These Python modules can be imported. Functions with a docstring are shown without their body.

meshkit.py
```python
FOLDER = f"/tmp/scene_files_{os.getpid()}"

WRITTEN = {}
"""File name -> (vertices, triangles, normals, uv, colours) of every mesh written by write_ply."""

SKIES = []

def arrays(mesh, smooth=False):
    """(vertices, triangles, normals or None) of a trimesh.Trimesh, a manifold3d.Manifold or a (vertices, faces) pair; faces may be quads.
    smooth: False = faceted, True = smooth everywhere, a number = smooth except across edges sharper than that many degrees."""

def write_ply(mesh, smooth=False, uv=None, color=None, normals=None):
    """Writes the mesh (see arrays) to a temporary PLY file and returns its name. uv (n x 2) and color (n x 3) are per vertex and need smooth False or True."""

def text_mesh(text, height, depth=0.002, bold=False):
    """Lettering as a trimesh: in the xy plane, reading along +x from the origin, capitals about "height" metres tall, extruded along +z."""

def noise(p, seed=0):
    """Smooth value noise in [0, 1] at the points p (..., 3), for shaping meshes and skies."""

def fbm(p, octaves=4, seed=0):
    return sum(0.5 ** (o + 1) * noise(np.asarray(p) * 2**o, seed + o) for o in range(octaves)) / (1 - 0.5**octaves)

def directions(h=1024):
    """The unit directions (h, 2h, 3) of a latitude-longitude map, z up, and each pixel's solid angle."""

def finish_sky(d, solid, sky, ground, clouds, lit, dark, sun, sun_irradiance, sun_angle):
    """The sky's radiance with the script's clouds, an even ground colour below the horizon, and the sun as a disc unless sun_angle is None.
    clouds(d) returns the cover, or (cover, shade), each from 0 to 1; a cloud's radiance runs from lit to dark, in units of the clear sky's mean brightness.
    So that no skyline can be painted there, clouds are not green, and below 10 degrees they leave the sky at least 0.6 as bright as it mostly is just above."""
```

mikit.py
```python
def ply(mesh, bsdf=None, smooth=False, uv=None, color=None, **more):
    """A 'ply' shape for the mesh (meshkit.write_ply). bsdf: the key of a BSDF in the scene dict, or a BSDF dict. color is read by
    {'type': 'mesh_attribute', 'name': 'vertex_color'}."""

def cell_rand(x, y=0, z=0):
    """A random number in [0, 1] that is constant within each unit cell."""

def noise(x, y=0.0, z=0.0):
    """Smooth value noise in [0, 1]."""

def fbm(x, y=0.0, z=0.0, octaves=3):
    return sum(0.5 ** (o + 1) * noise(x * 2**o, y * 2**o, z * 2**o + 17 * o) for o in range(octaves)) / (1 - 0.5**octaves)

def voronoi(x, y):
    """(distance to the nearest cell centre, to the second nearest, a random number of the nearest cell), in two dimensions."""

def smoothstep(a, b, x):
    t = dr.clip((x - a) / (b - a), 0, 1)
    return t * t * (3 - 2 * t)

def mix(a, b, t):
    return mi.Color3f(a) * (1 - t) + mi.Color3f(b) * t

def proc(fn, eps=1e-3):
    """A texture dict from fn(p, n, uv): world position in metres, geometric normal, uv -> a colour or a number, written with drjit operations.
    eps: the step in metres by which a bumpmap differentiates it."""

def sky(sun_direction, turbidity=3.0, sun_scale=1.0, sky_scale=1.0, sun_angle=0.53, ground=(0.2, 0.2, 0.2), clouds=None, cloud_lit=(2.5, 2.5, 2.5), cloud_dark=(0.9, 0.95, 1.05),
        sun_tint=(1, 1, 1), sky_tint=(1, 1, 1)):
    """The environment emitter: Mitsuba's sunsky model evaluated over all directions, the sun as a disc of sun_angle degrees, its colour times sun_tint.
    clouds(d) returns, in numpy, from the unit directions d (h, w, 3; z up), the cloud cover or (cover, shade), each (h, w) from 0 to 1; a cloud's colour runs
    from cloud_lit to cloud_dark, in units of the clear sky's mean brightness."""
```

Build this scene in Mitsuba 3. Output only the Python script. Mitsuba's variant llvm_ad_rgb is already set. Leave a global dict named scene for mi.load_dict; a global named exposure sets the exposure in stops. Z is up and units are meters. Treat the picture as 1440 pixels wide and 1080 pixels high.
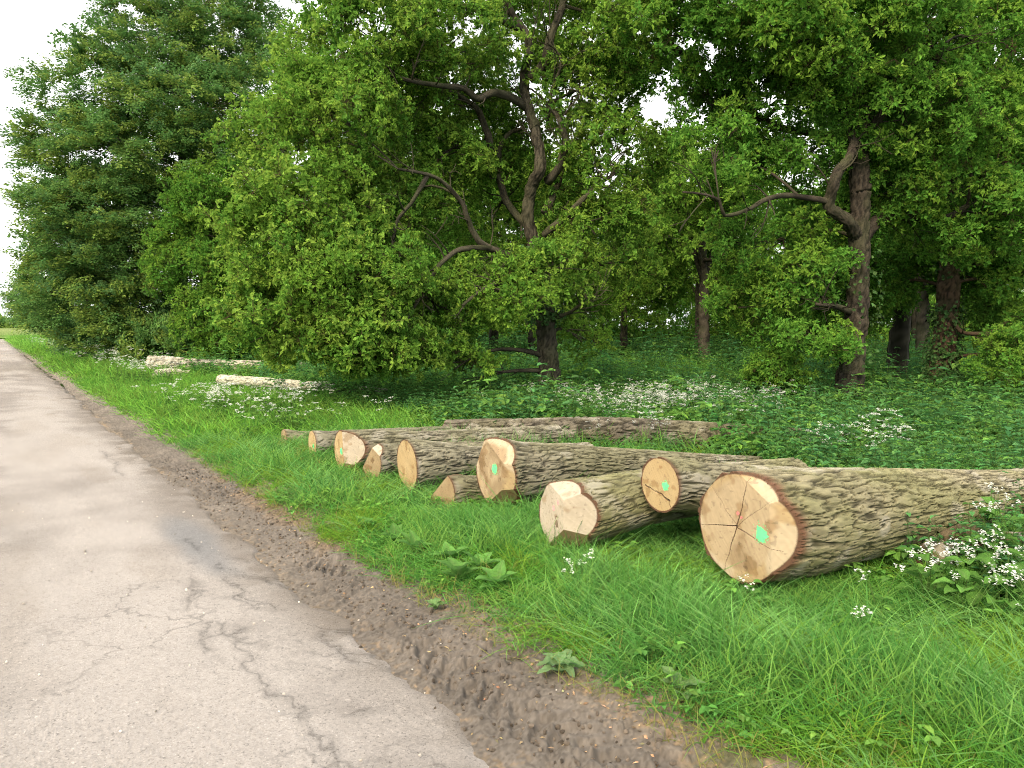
import math
import numpy as np, trimesh, mitsuba as mi, mikit, manifold3d as m3
import drjit as dr
from scipy.interpolate import PchipInterpolator
from scipy.spatial import cKDTree
from meshkit import fbm, noise
T = mi.ScalarTransform4f
scene, labels = {}, {}

# ------------------------------------------------------------------ camera, sky, exposure
EYE, PITCH = np.array([0.0, 0.0, 1.65]), math.atan(78 / 1088)
scene['camera'] = {'type': 'perspective', 'fov': math.degrees(2 * math.atan(720 / 1088)), 'fov_axis': 'x', 'near_clip': 0.05, 'far_clip': 5000.0,
                   'to_world': T().look_at(origin=EYE.tolist(), target=(EYE + [0, math.cos(PITCH), -math.sin(PITCH)]).tolist(), up=[0, 0, 1])}


def overcast(d):
    return np.ones(d.shape[:2]), 0.25 * fbm(d * np.array([3, 3, 6.0]), 4, 5)


scene['sky'] = mikit.sky([-0.36, -0.80, 0.66], turbidity=3, sun_scale=0.5, sun_angle=26, clouds=overcast, cloud_lit=(2.5, 2.5, 2.5), cloud_dark=(1.5, 1.55, 1.65))
exposure = 3.2

# ------------------------------------------------------------------ materials
VC = {'type': 'mesh_attribute', 'name': 'vertex_color'}
scene['leaf'] = {'type': 'principledthin', 'base_color': VC, 'roughness': 0.5, 'diff_trans': 0.9, 'eta': 1.4}
scene['rough'] = {'type': 'twosided', 'bsdf': {'type': 'principled', 'base_color': VC, 'roughness': 0.9, 'specular': 0.25}}
scene['paint'] = {'type': 'twosided', 'bsdf': {'type': 'principled', 'base_color': VC, 'roughness': 0.6, 'specular': 0.4}}

CRACKS = [
    [(-2.63, 6.08), (-2.35, 5.7), (-2.0, 5.22), (-1.74, 4.79), (-1.47, 4.42), (-1.27, 4.2), (-1.07, 4.1), (-0.9, 3.98)],
    [(-2.27, 5.56), (-2.22, 5.22), (-2.03, 4.88), (-1.93, 4.53), (-1.74, 4.3), (-1.56, 4.18), (-1.43, 4.03), (-1.32, 3.8), (-1.13, 3.53), (-0.95, 3.24), (-0.79, 3.08), (-0.71, 2.93), (-.6, 2.6)],
    [(-1.39, 4.17), (-1.24, 3.91), (-1.09, 3.71), (-0.91, 3.48)],
    [(-1.74, 4.79), (-1.53, 4.66), (-1.31, 4.36), (-1.11, 4.2), (-0.71, 3.74)],
    [(-5.89, 10.95), (-5.45, 10.31), (-4.76, 9.23), (-4.44, 8.77)]]
_r = np.random.default_rng(12)
for _line in [list(c) for c in CRACKS[:4]]:
    for _k in range(1, len(_line) - 1):
        if _r.random() < .75:
            _p = np.array(_line[_k]); _d = np.array(_line[_k + 1]) - _p
            _a = _r.choice([-1, 1]) * _r.uniform(.5, 1.2)
            _d = np.array([_d[0] * math.cos(_a) - _d[1] * math.sin(_a), _d[0] * math.sin(_a) + _d[1] * math.cos(_a)])
            _d *= _r.uniform(.2, .4) / max(np.linalg.norm(_d), 1e-6)
            CRACKS.append([tuple(_p), tuple(_p + _d), tuple(_p + _d * 1.8 + _r.normal(size=2) * .05)])
RD, RN, RO = np.array([-.557, .8305]), np.array([.8305, .557]), np.array([2.18, 0.0])   # along the road, across it (towards the wood), a point of its right edge


def asphalt(p, n, uv):
    x, y = p.x, p.y
    s, d = -.557 * (x - 2.18) + .8305 * y, .8305 * (x - 2.18) + .557 * y
    far = mikit.smoothstep(4, 16, s)
    big = mikit.fbm(s * 0.22 + 3, d * 0.9, 0, 4)
    mid = mikit.fbm(x * 2.1, y * 2.1, 0, 4)
    fine = mikit.noise(x * 210, y * 210, 0)
    fine2 = mikit.noise(x * 105 + 9, y * 105, 3)
    fine3 = mikit.noise(x * 46, y * 46, 5)
    c = mikit.mix((.285, .262, .244), (.42, .394, .372), mikit.smoothstep(.34, .64, big * .62 + mid * .38))
    lane = dr.exp(-dr.square((d + 2.05 + .25 * (mid - .5)) / .42)) * mikit.smoothstep(.3, .6, mikit.fbm(s * .35, d, 3, 3))
    c = mikit.mix(c, mi.Color3f(.21, .197, .182), .38 * lane)
    edge = mikit.smoothstep(-.75, -.05, d + .6 * (mid - .5))
    c = mikit.mix(c, mi.Color3f(.155, .130, .105), .9 * edge * (.4 + .6 * mikit.smoothstep(.3, .6, mikit.fbm(x * 5, y * 5, 3, 3))))
    grit = mikit.smoothstep(.55, .72, mikit.fbm(s * .7 + 4, d * 2.2, 2, 4))
    c = mikit.mix(c, c * mi.Color3f(.84, .81, .77), .5 * grit)
    blue = mikit.smoothstep(.5, 0., dr.sqrt(dr.square((s - 7.6) / 1.7) + dr.square((d + .55) / .33)) - .5 * mid)
    c = mikit.mix(c, mi.Color3f(.20, .215, .235), .6 * blue)
    wx, wy = (mikit.noise(x * 7, y * 7, 1) - .5) * .13 + (mikit.noise(x * 25, y * 25, 4) - .5) * .05, (mikit.noise(x * 7, y * 7, 2) - .5) * .13 + (mikit.noise(x * 25, y * 25, 6) - .5) * .05
    best = mi.Float(9)
    for line in CRACKS:
        for (ax, ay), (bx, by) in zip(line, line[1:]):
            ux, uy = bx - ax, by - ay
            t = dr.clip(((x + wx - ax) * ux + (y + wy - ay) * uy) / (ux * ux + uy * uy), 0, 1)
            best = dr.minimum(best, dr.square(x + wx - ax - t * ux) + dr.square(y + wy - ay - t * uy))
    best = dr.sqrt(best)
    gap = mikit.smoothstep(.25, .6, mikit.noise(x * 5, y * 5, 9))
    f1, f2, _ = mikit.voronoi((x + wx * 1.6) * 1.55 + 3, (y + wy * 1.6) * 1.55)
    web = mikit.smoothstep(.055, .0, f2 - f1) * dr.exp(-dr.square((d + .95 + .07 * (s - 4)) / .62)) * mikit.smoothstep(8.2, 6.5, s) * mikit.smoothstep(.40, .62, mikit.fbm(x * 1.3 + 7, y * 1.3, 3, 3))
    c = c * (1 - .52 * web * (.4 + .6 * mikit.noise(x * 50, y * 50, 11)))
    c = c * (1 - .34 * mikit.smoothstep(.020, .002, best) * (.15 + .85 * gap) * (.35 + .65 * mikit.noise(x * 55, y * 55, 2)) - .26 * mikit.smoothstep(.085, .0, best) * gap * (.4 + .6 * mikit.noise(x * 30, y * 30, 7)))
    c = .59 * c * (.70 + .28 * fine + .20 * fine2 + .12 * fine3) * (1 - .35 * mikit.smoothstep(.80, .92, mikit.noise(x * 120, y * 120, 8)) + .4 * mikit.smoothstep(.86, .96, mikit.noise(x * 130, y * 130, 12)))
    return c


scene['asphalt'] = {'type': 'twosided', 'bsdf': {'type': 'bumpmap', 'scale': 0.004, 'arbitrary': {'type': 'proc', 'fn': mikit.proc(lambda p, n, uv: mikit.noise(p.x * 150, p.y * 150, 0) + .6 * mikit.noise(p.x * 60, p.y * 60, 5), 2e-3)['fn'], 'eps': 2e-3},
                    'nested': {'type': 'principled', 'base_color': mikit.proc(asphalt), 'roughness': 0.8, 'specular': 0.35}}}


def soil(p, n, uv):
    a = mikit.fbm(p.x * .8, p.y * .8, 0, 4)
    b = mikit.noise(p.x * 40, p.y * 40, 0)
    c = mikit.mix((.020, .034, .010), (.055, .088, .020), mikit.smoothstep(.3, .7, a))
    return c * (.6 + .8 * b)


scene['soil'] = {'type': 'twosided', 'bsdf': {'type': 'diffuse', 'reflectance': mikit.proc(soil)}}


def pasture(p, n, uv):
    a = mikit.fbm(p.x * .02, p.y * .05, 0, 4)
    return mikit.mix((.10, .17, .045), (.20, .24, .10), mikit.smoothstep(.35, .65, a)) * (.8 + .4 * mikit.noise(p.x * 2, p.y * 2, 1))


scene['pasture'] = {'type': 'twosided', 'bsdf': {'type': 'diffuse', 'reflectance': mikit.proc(pasture)}}


def cut_wood(p, n, uv):
    """Face-local coordinates in units of the log's radius; the whole number of tens is the log's own number, in v its tone."""
    i, tone = dr.round(uv.x / 10), dr.round(uv.y / 10)
    x, y = uv.x - 10 * i, uv.y - 10 * tone
    wob = mikit.fbm(x * 2.2 + i * 3, y * 2.2, i, 3) - .5
    r = dr.sqrt(dr.square(x + .06) + dr.square(y - .04)) + .22 * wob
    a = dr.atan2(y, x)
    ring = .5 + .5 * dr.sin(r * 74 + 3 * mikit.noise(x * 3, y * 3, i + 7))
    ray = mikit.noise(dr.cos(a) * 26, dr.sin(a) * 26, r * 2.5 + i)
    saw = mikit.noise((x * .8 + y * .6) * 34 + 5 * wob, (y * .8 - x * .6) * 3, i)
    blot = mikit.fbm(x * 1.7 + 5, y * 1.7 + i, 2, 4)
    heart = mikit.mix((.44, .325, .19), (.61, .475, .30), mikit.smoothstep(.35, .65, blot))
    sap = mikit.mix((.67, .55, .375), (.58, .43, .235), mikit.smoothstep(.4, .62, mikit.noise(x * 2.6, y * 2.6, i + 2)))
    c = mikit.mix(heart, sap, mikit.smoothstep(.74, .84, r))
    c = dr.select(tone == 1, mikit.mix(mi.Color3f(.56, .48, .365), mi.Color3f(.70, .62, .49), blot), c)
    c = dr.select(tone == 2, mikit.mix(mi.Color3f(.40, .285, .15), mi.Color3f(.55, .43, .26), blot), c)
    c = dr.select(tone == 3, mikit.mix(mi.Color3f(.56, .395, .19), mi.Color3f(.67, .52, .29), blot), c)
    c = dr.select(tone == 4, mi.Color3f(.15, .085, .05) * (.5 + blot), c)
    stain = mikit.smoothstep(.60, .74, mikit.fbm(x * 3.1 + i, y * 3.1, i + 4, 3))
    c = mikit.mix(c, c * mi.Color3f(.62, .52, .40), .70 * stain)
    c = mikit.mix(c, mikit.mix(mi.Color3f(.18, .09, .048), mi.Color3f(.12, .07, .042), ray), mikit.smoothstep(.925, .955, dr.sqrt(x * x + y * y) + .03 * (blot - .5)))
    return .51 * c * (.89 + .05 * ring + .10 * ray + .18 * saw) * (1 - .25 * mikit.smoothstep(.78, .9, mikit.noise(x * 18, y * 18, i + 3)))


scene['cut_wood'] = {'type': 'twosided', 'bsdf': {'type': 'principled', 'base_color': mikit.proc(cut_wood), 'roughness': 0.75, 'specular': 0.3}}


# ------------------------------------------------------------------ helpers
def sd(x, y):
    return -.557 * (x - 2.18) + .8305 * y, .8305 * (x - 2.18) + .557 * y


def xy(s, d):
    return 2.18 - .557 * s + .8305 * d, .8305 * s + .557 * d


def smooth(a, b, x):
    t = np.clip((x - a) / (b - a), 0, 1)
    return t * t * (3 - 2 * t)


def ground_z(x, y):
    s, d = sd(x, y)
    und = .10 * (fbm(np.stack([x * .25, y * .25, 0 * x], -1), 3, 3) - .5) * smooth(.6, 3, d)
    up = -.10 + .115 * smooth(.15, .6, d)
    left = -.10 + .09 * smooth(-4.6, -5.6, d)
    return np.where(d > -2.5, up, left) + und - .06 * smooth(3, 9, d)


def put(key, verts, faces, bsdf, color=None, uv=None, sm=False, **tag):
    v = np.asarray(verts, float)
    if color is not None:
        color = np.clip(np.broadcast_to(np.asarray(color, float), (len(v), 3)), 0, 1)
    scene[key] = mikit.ply((v, np.asarray(faces)), bsdf, smooth=sm, color=color, uv=uv)
    if tag:
        labels[key] = tag


def tag(key, label, category, group=None, kind=None):
    labels[key] = {'label': label, 'category': category}
    if group:
        labels[key]['group'] = group
    if kind:
        labels[key]['kind'] = kind


def unit(v):
    return v / np.maximum(np.linalg.norm(v, axis=-1, keepdims=True), 1e-9)


def leaves(pos, dirn, nrm, L, W, col, fold=.25, droop=0.0):
    """Two-triangle leaves, folded along the midrib."""
    pos, dirn = np.asarray(pos, float), unit(np.asarray(dirn, float))
    n = len(pos)
    L, W = np.broadcast_to(L, n)[:, None], np.broadcast_to(W, n)[:, None]
    side = unit(np.cross(dirn, nrm))
    up = np.cross(side, dirn)
    mid = pos + dirn * L * .5
    tip = pos + dirn * L - np.array([0, 0, 1]) * L * droop
    l, r = mid - side * W / 2 + up * W * fold, mid + side * W / 2 + up * W * fold
    v = np.stack([pos, l, tip, r], 1).reshape(-1, 3)
    i = np.arange(n)[:, None] * 4
    f = np.concatenate([i + [0, 3, 2], i + [0, 2, 1]], 1).reshape(-1, 3)
    return v, f, np.repeat(col, 4, 0)


def leaves4(pos, dirn, nrm, L, W, col, fold=.2, droop=0.0):
    """Broader leaves for plants near the eye: four triangles, folded along the midrib, the tip bent down."""
    pos, dirn = np.asarray(pos, float), unit(np.asarray(dirn, float))
    n = len(pos)
    L, W = np.broadcast_to(L, n)[:, None], np.broadcast_to(W, n)[:, None]
    side = unit(np.cross(dirn, nrm))
    up = np.cross(side, dirn)
    rows = [pos]
    for sg in (-1, 1):
        for t, w in ((.28, .95), (.66, .72)):
            rows.append(pos + dirn * L * t + sg * side * W * w / 2 + up * W * fold * w - np.array([0, 0, 1]) * L * droop * t * t)
    rows.append(pos + dirn * L - np.array([0, 0, 1]) * L * droop)
    v = np.stack(rows, 1).reshape(-1, 3)
    i = np.arange(n)[:, None] * 6
    f = np.concatenate([i + [0, 2, 1], i + [0, 5, 2], i + [0, 3, 4], i + [0, 4, 5]], 1).reshape(-1, 3)
    return v, f, np.repeat(col, 6, 0)


def ribbons(pos, dirn, nrm, L, W, bend, prof, col, fold=0.0, tipcol=None):
    """Blades and long leaves: a strip along dirn that bends by the vector bend; prof gives the width along it."""
    pos, dirn = np.asarray(pos, float), unit(np.asarray(dirn, float))
    n, k = len(pos), len(prof)
    s = np.linspace(0, 1, k)
    L, W = np.broadcast_to(L, n)[:, None, None], np.broadcast_to(W, n)[:, None, None]
    c = pos[:, None] + dirn[:, None] * L * s[None, :, None] + np.asarray(bend)[:, None] * (s ** 2)[None, :, None] * L
    side = unit(np.cross(dirn, nrm))[:, None]
    h = W * np.asarray(prof)[None, :, None] / 2
    cols = [c - side * h, c + side * h]
    if fold:
        up = np.cross(side[:, 0], dirn)[:, None]
        cols = [c - side * h + up * h * fold, c, c + side * h + up * h * fold]
    m = len(cols)
    v = np.stack(cols, 2).reshape(-1, 3)
    base = (np.arange(n) * k * m)[:, None, None, None]
    j, q = np.arange(k - 1)[None, :, None, None], np.arange(m - 1)[None, None, :, None]
    a = base + j * m + q
    f = np.concatenate([a, a + 1, a + m + 1, a, a + m + 1, a + m], 3).reshape(-1, 3)
    cc = np.repeat(col[:, None], k, 1)
    if tipcol is not None:
        cc = cc * (1 - s[None, :, None]) + tipcol[:, None] * s[None, :, None]
    return v, f, np.repeat(cc.reshape(-1, 3), m, 0)


def join(*parts):
    vs, fs, cs, at = [], [], [], 0
    for v, f, c in parts:
        vs.append(v); fs.append(np.asarray(f) + at); cs.append(c); at += len(v)
    return np.vstack(vs), np.vstack(fs), np.vstack(cs)


def frames(p):
    p = np.asarray(p, float)
    t = unit(np.gradient(p, axis=0))
    a = unit(np.cross(t, np.where(np.abs(t[:, 2:]) < .8, [0, 0, 1.0], [1.0, 0, 0])))
    for i in range(1, len(p)):        # carried along, so that the tube does not twist
        a[i] = a[i - 1] - t[i] * (a[i - 1] @ t[i])
        a[i] /= np.linalg.norm(a[i])
    return t, a, np.cross(t, a)


def tube(p, r, sides=8, col=(.1, .08, .06), rough=0.0, seed=0, cap=True):
    p = np.asarray(p, float)
    r = np.broadcast_to(r, len(p))
    t, a, b = frames(p)
    g = np.arange(sides) * 2 * np.pi / sides
    ring = np.cos(g)[None, :, None] * a[:, None] + np.sin(g)[None, :, None] * b[:, None]
    v = p[:, None] + r[:, None, None] * ring
    c = np.broadcast_to(np.asarray(col, float), v.shape).copy()
    if rough:
        q = v * np.array([15, 15, 4.5])
        f = np.abs(fbm(q, 3, seed) - .5) * 2
        v = v + ring * (r[:, None, None] * rough) * (smooth(0, .35, f) - .6)[..., None] + ring * r[:, None, None] * .25 * (fbm(v * 1.6, 2, seed + 3) - .5)[..., None]
        c = c * (.30 + .95 * smooth(0, .22, f))[..., None] * (.6 + .8 * fbm(v * 2.3, 3, seed + 5))[..., None]
        gm = (.55 * smooth(.40, .62, fbm(v * 1.9 + 9, 3, seed + 8)) * (.5 + .5 * ring[..., 2]))[..., None]
        c = c * (1 - gm) + gm * np.array([.060, .072, .030])
    n = len(p)
    i, j = np.meshgrid(np.arange(n - 1), np.arange(sides), indexing='ij')
    q = np.stack([i * sides + j, i * sides + (j + 1) % sides, (i + 1) * sides + (j + 1) % sides, (i + 1) * sides + j], -1).reshape(-1, 4)
    f = np.vstack([q[:, [0, 1, 2]], q[:, [0, 2, 3]]])
    v, c = v.reshape(-1, 3), c.reshape(-1, 3)
    if cap:
        k = len(v)
        v = np.vstack([v, p[:1], p[-1:]]); c = np.vstack([c, c[:1], c[-1:]])
        e = np.arange(sides)
        f = np.vstack([f, np.stack([(e + 1) % sides, e, e * 0 + k], 1), np.stack([(n - 1) * sides + e, (n - 1) * sides + (e + 1) % sides, e * 0 + k + 1], 1)])
    return v, f, c


def curve(pts, step=.15):
    """A smooth line through the points, with a step in metres."""
    pts = np.asarray(pts, float)
    d = np.r_[0, np.cumsum(np.linalg.norm(np.diff(pts, axis=0), axis=1))]
    n = max(3, int(d[-1] / step) + 1)
    return PchipInterpolator(d, pts, axis=0)(np.linspace(0, d[-1], n))


def spin(rng, n, axis, scale):
    """n matrices (4 x 4): local z turned to the axis, a random turn about it, scaled."""
    z = unit(axis)
    h = unit(rng.normal(size=(n, 3)))
    x = unit(np.cross(h, z)); y = np.cross(z, x)
    m = np.zeros((n, 4, 4)); m[:, 3, 3] = 1
    sc = np.broadcast_to(scale, n)[:, None]
    m[:, :3, 0], m[:, :3, 1], m[:, :3, 2] = x * sc, y * sc, z * sc
    return m


def upright(rng, pos, scale, lean=.12, stretch=None):
    n = len(pos)
    ax = np.c_[rng.normal(size=(n, 2)) * lean, np.ones(n)]
    m = spin(rng, n, ax, scale)
    if stretch is not None:
        m[:, :3, 2] *= np.broadcast_to(stretch, n)[:, None]
    m[:, :3, 3] = pos
    return m


def group(name, mesh, bsdf='leaf', sm=False):
    v, f, c = mesh
    scene[name] = {'type': 'shapegroup', 'piece': mikit.ply((v, f), bsdf, smooth=sm, color=np.clip(c, 0, 1))}
    return name


COUNT = {}


def scatter(key, groups, m, which):
    for k in range(len(m)):
        COUNT[key] = COUNT.get(key, 0) + 1
        scene[f'{key}__{COUNT[key]:04d}'] = {'type': 'instance', 'to_world': T(m[k]), 'shape': {'type': 'ref', 'id': groups[which[k]]}}


def number(base):
    COUNT['#' + base] = COUNT.get('#' + base, -1) + 1
    return base if COUNT['#' + base] == 0 else f'{base}_{COUNT["#" + base]:03d}'


# ------------------------------------------------------------------ ground, road, mud, field
def grid_mesh(xs, ys, fz):
    X, Y = np.meshgrid(xs, ys, indexing='ij')
    v = np.stack([X, Y, fz(X, Y)], -1).reshape(-1, 3)
    n, m = len(xs), len(ys)
    i, j = np.meshgrid(np.arange(n - 1), np.arange(m - 1), indexing='ij')
    a = (i * m + j).ravel()
    return v, np.vstack([np.stack([a, a + m, a + m + 1], 1), np.stack([a, a + m + 1, a + 1], 1)])


def sd_mesh(ss, ds, fz):
    S, D = np.meshgrid(ss, ds, indexing='ij')
    X, Y = xy(S, D)
    v = np.stack([X, Y, fz(S, D)], -1).reshape(-1, 3)
    n, m = len(ss), len(ds)
    i, j = np.meshgrid(np.arange(n - 1), np.arange(m - 1), indexing='ij')
    a = (i * m + j).ravel()
    return v, np.vstack([np.stack([a, a + m + 1, a + m], 1), np.stack([a, a + 1, a + m + 1], 1)])[:, ::-1]


far_s = np.geomspace(50, 3000, 22)
v, f = sd_mesh(np.r_[-far_s[::-1], np.arange(-48, 60, .8), 12 + far_s], np.r_[-far_s[::-1], np.arange(-48, -6, 2), np.arange(-6, 12, .25), np.arange(12, 50, 1.5), far_s + 2], lambda s, d: ground_z(*xy(s, d)))
put('ground', v, f, 'soil', sm=True, kind='structure')


def road_z(s, d):
    q = np.stack([s, d, 0 * s], -1)
    crumble = smooth(-.24, -.08, d + .34 * (fbm(q * np.array([2.6, 2.6, 1]), 5, 15) - .5))
    return .05 * (1 - np.square((d + 2.4) / 2.45)) - .05 + .006 * (fbm(q, 2, 4) - .5) - .075 * crumble


v, f = sd_mesh(np.r_[np.arange(-25, 0, .5), np.arange(0, 12, .04), np.arange(12, 40, .4), np.geomspace(40, 150, 30)], np.r_[np.linspace(-4.9, -.5, 18), np.arange(-.47, -.02, .025)], road_z)
put('road', v, f, 'asphalt', sm=True, kind='structure')
v, f = sd_mesh(np.r_[np.linspace(150, 700, 12)], np.linspace(-600, 90, 30), lambda s, d: .12 + .004 * (s - 150) + 0 * d)
put('field', v, f, 'pasture', sm=True, kind='structure')


def mud_z(s, d):
    q = np.stack([s, d, 0 * s], -1)
    w = d - .05 * np.sin(s * .9) - .04 * (fbm(q * .8, 2, 8) - .5)
    rut = np.exp(-np.square((w - .04) / .15))
    w = w - .06 - .08 * smooth(3.6, 6, s) - .06 * smooth(9, 16, s)
    z = -.045 + .05 * smooth(-.36, .04, w) + .03 * smooth(.2, .55, w) + .03 * (fbm(q * np.array([1.5, 5, 1]), 3, 1) - .5) + .016 * (fbm(q * 22, 3, 2) - .5)
    live = np.maximum(smooth(.44, .60, fbm(q * np.array([1.1, 1.1, 1]), 3, 21)), np.maximum(smooth(4.6, 3.6, s), np.exp(-np.square((s - 6.2) / .55)))) * (s < 12)
    ph = s / .125 + 1.3 * fbm(q * np.array([3, 5, 1]), 2, 33) + np.where(w > .04, 1, -1) * (w - .04) * 6
    tri = np.abs((ph % 1) - .5) * 2
    lug = smooth(.30, .55, tri + .35 * (noise(q * 14, 9) - .5))
    z = z - rut * (.018 + .032 * live * lug * smooth(.3, .5, noise(q * np.array([6, 9, 1]), 13)))
    clod = smooth(.60, .74, fbm(q * np.array([13, 15, 1]), 3, 6)) * smooth(-.25, -.05, w) * smooth(.6, .25, w)
    z = z + .014 * clod * (.6 + live) * smooth(10, 5, s) + .012 * smooth(9, 5, s) * smooth(.55, .7, fbm(q * np.array([28, 30, 1]), 2, 61)) * rut
    return z - .05 * smooth(14, 30, s) * smooth(.25, -.1, d) - .09 * smooth(.55, .95, d)


ss = [-2.0]
while ss[-1] < 135:
    ss.append(ss[-1] + .011 * max(1.0, (max(ss[-1], 0) / 5) ** 1.7) * (2.5 if ss[-1] < 1.6 else 1))
v, f = sd_mesh(np.array(ss), np.r_[np.arange(-.5, .55, .011), np.arange(.55, 1.2, .05)], mud_z)
q = v * np.array([1, 1, 0])
s_, d_ = sd(v[:, 0], v[:, 1])
col = np.array([.138, .121, .103]) * (.62 + .75 * fbm(q * 1.8, 4, 3))[:, None]
dry = smooth(.42, .62, fbm(q * 3.1, 4, 14)) * np.maximum(smooth(-.12, -.3, d_), smooth(.2, .42, d_))
col = col * (1 - .75 * dry[:, None]) + .75 * dry[:, None] * np.array([.18, .150, .115])
chip = smooth(.66, .72, noise(q * 46, 5)) * smooth(.1, .35, np.abs(d_ - .08)) * smooth(.35, .6, fbm(q * 2.2, 3, 44))
col = col * (1 - .7 * chip[:, None]) + .7 * chip[:, None] * np.array([.30, .21, .12])
litter = smooth(.48, .62, fbm(q * 2.4 + 3, 4, 51)) * smooth(5.2, 6.2, s_) * smooth(12, 9, s_) * smooth(.08, .2, d_)
col = col * (1 - .6 * litter[:, None]) + .6 * litter[:, None] * np.array([.17, .12, .072]) * (.6 + .8 * noise(q * 60, 15))[:, None]
moss = smooth(.52, .66, fbm(q * 2.6, 4, 31)) * smooth(.22, .5, d_)
col = col * (1 - .6 * moss[:, None]) + .6 * moss[:, None] * np.array([.085, .10, .03])
put('mud_verge', v, f, 'rough', col * (.42 + .58 * noise(q * 90, 2))[:, None], sm=True, kind='structure')

# ------------------------------------------------------------------ logs
LOG_NO = [0]


def furrows(t, ang, R, seed, fx=4.2, fy=23.0):
    """Oak bark: plates parted by winding furrows that run along the log. 1 on a plate, 0 in a furrow; and a slow tone."""
    y, z = np.cos(ang) * R, np.sin(ang) * R
    q = np.stack([t * fx, y * fy, z * fy], -1)
    q = q + 1.1 * np.stack([0 * t, fbm(q * .8, 2, seed + 1) - .5, fbm(q * .8 + 7, 2, seed + 2) - .5], -1)
    a = np.abs(fbm(q, 2, seed) - .5)
    b = np.abs(fbm(q * np.array([1.7, 1.25, 1.25]) + 31, 2, seed + 5) - .5)
    g = np.minimum(smooth(0, .075, a), smooth(0, .055, b) * .65 + .35)
    fine = fbm(np.stack([t * 14, y * 45, z * 45], -1), 2, seed + 9)
    return g, fine


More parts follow.
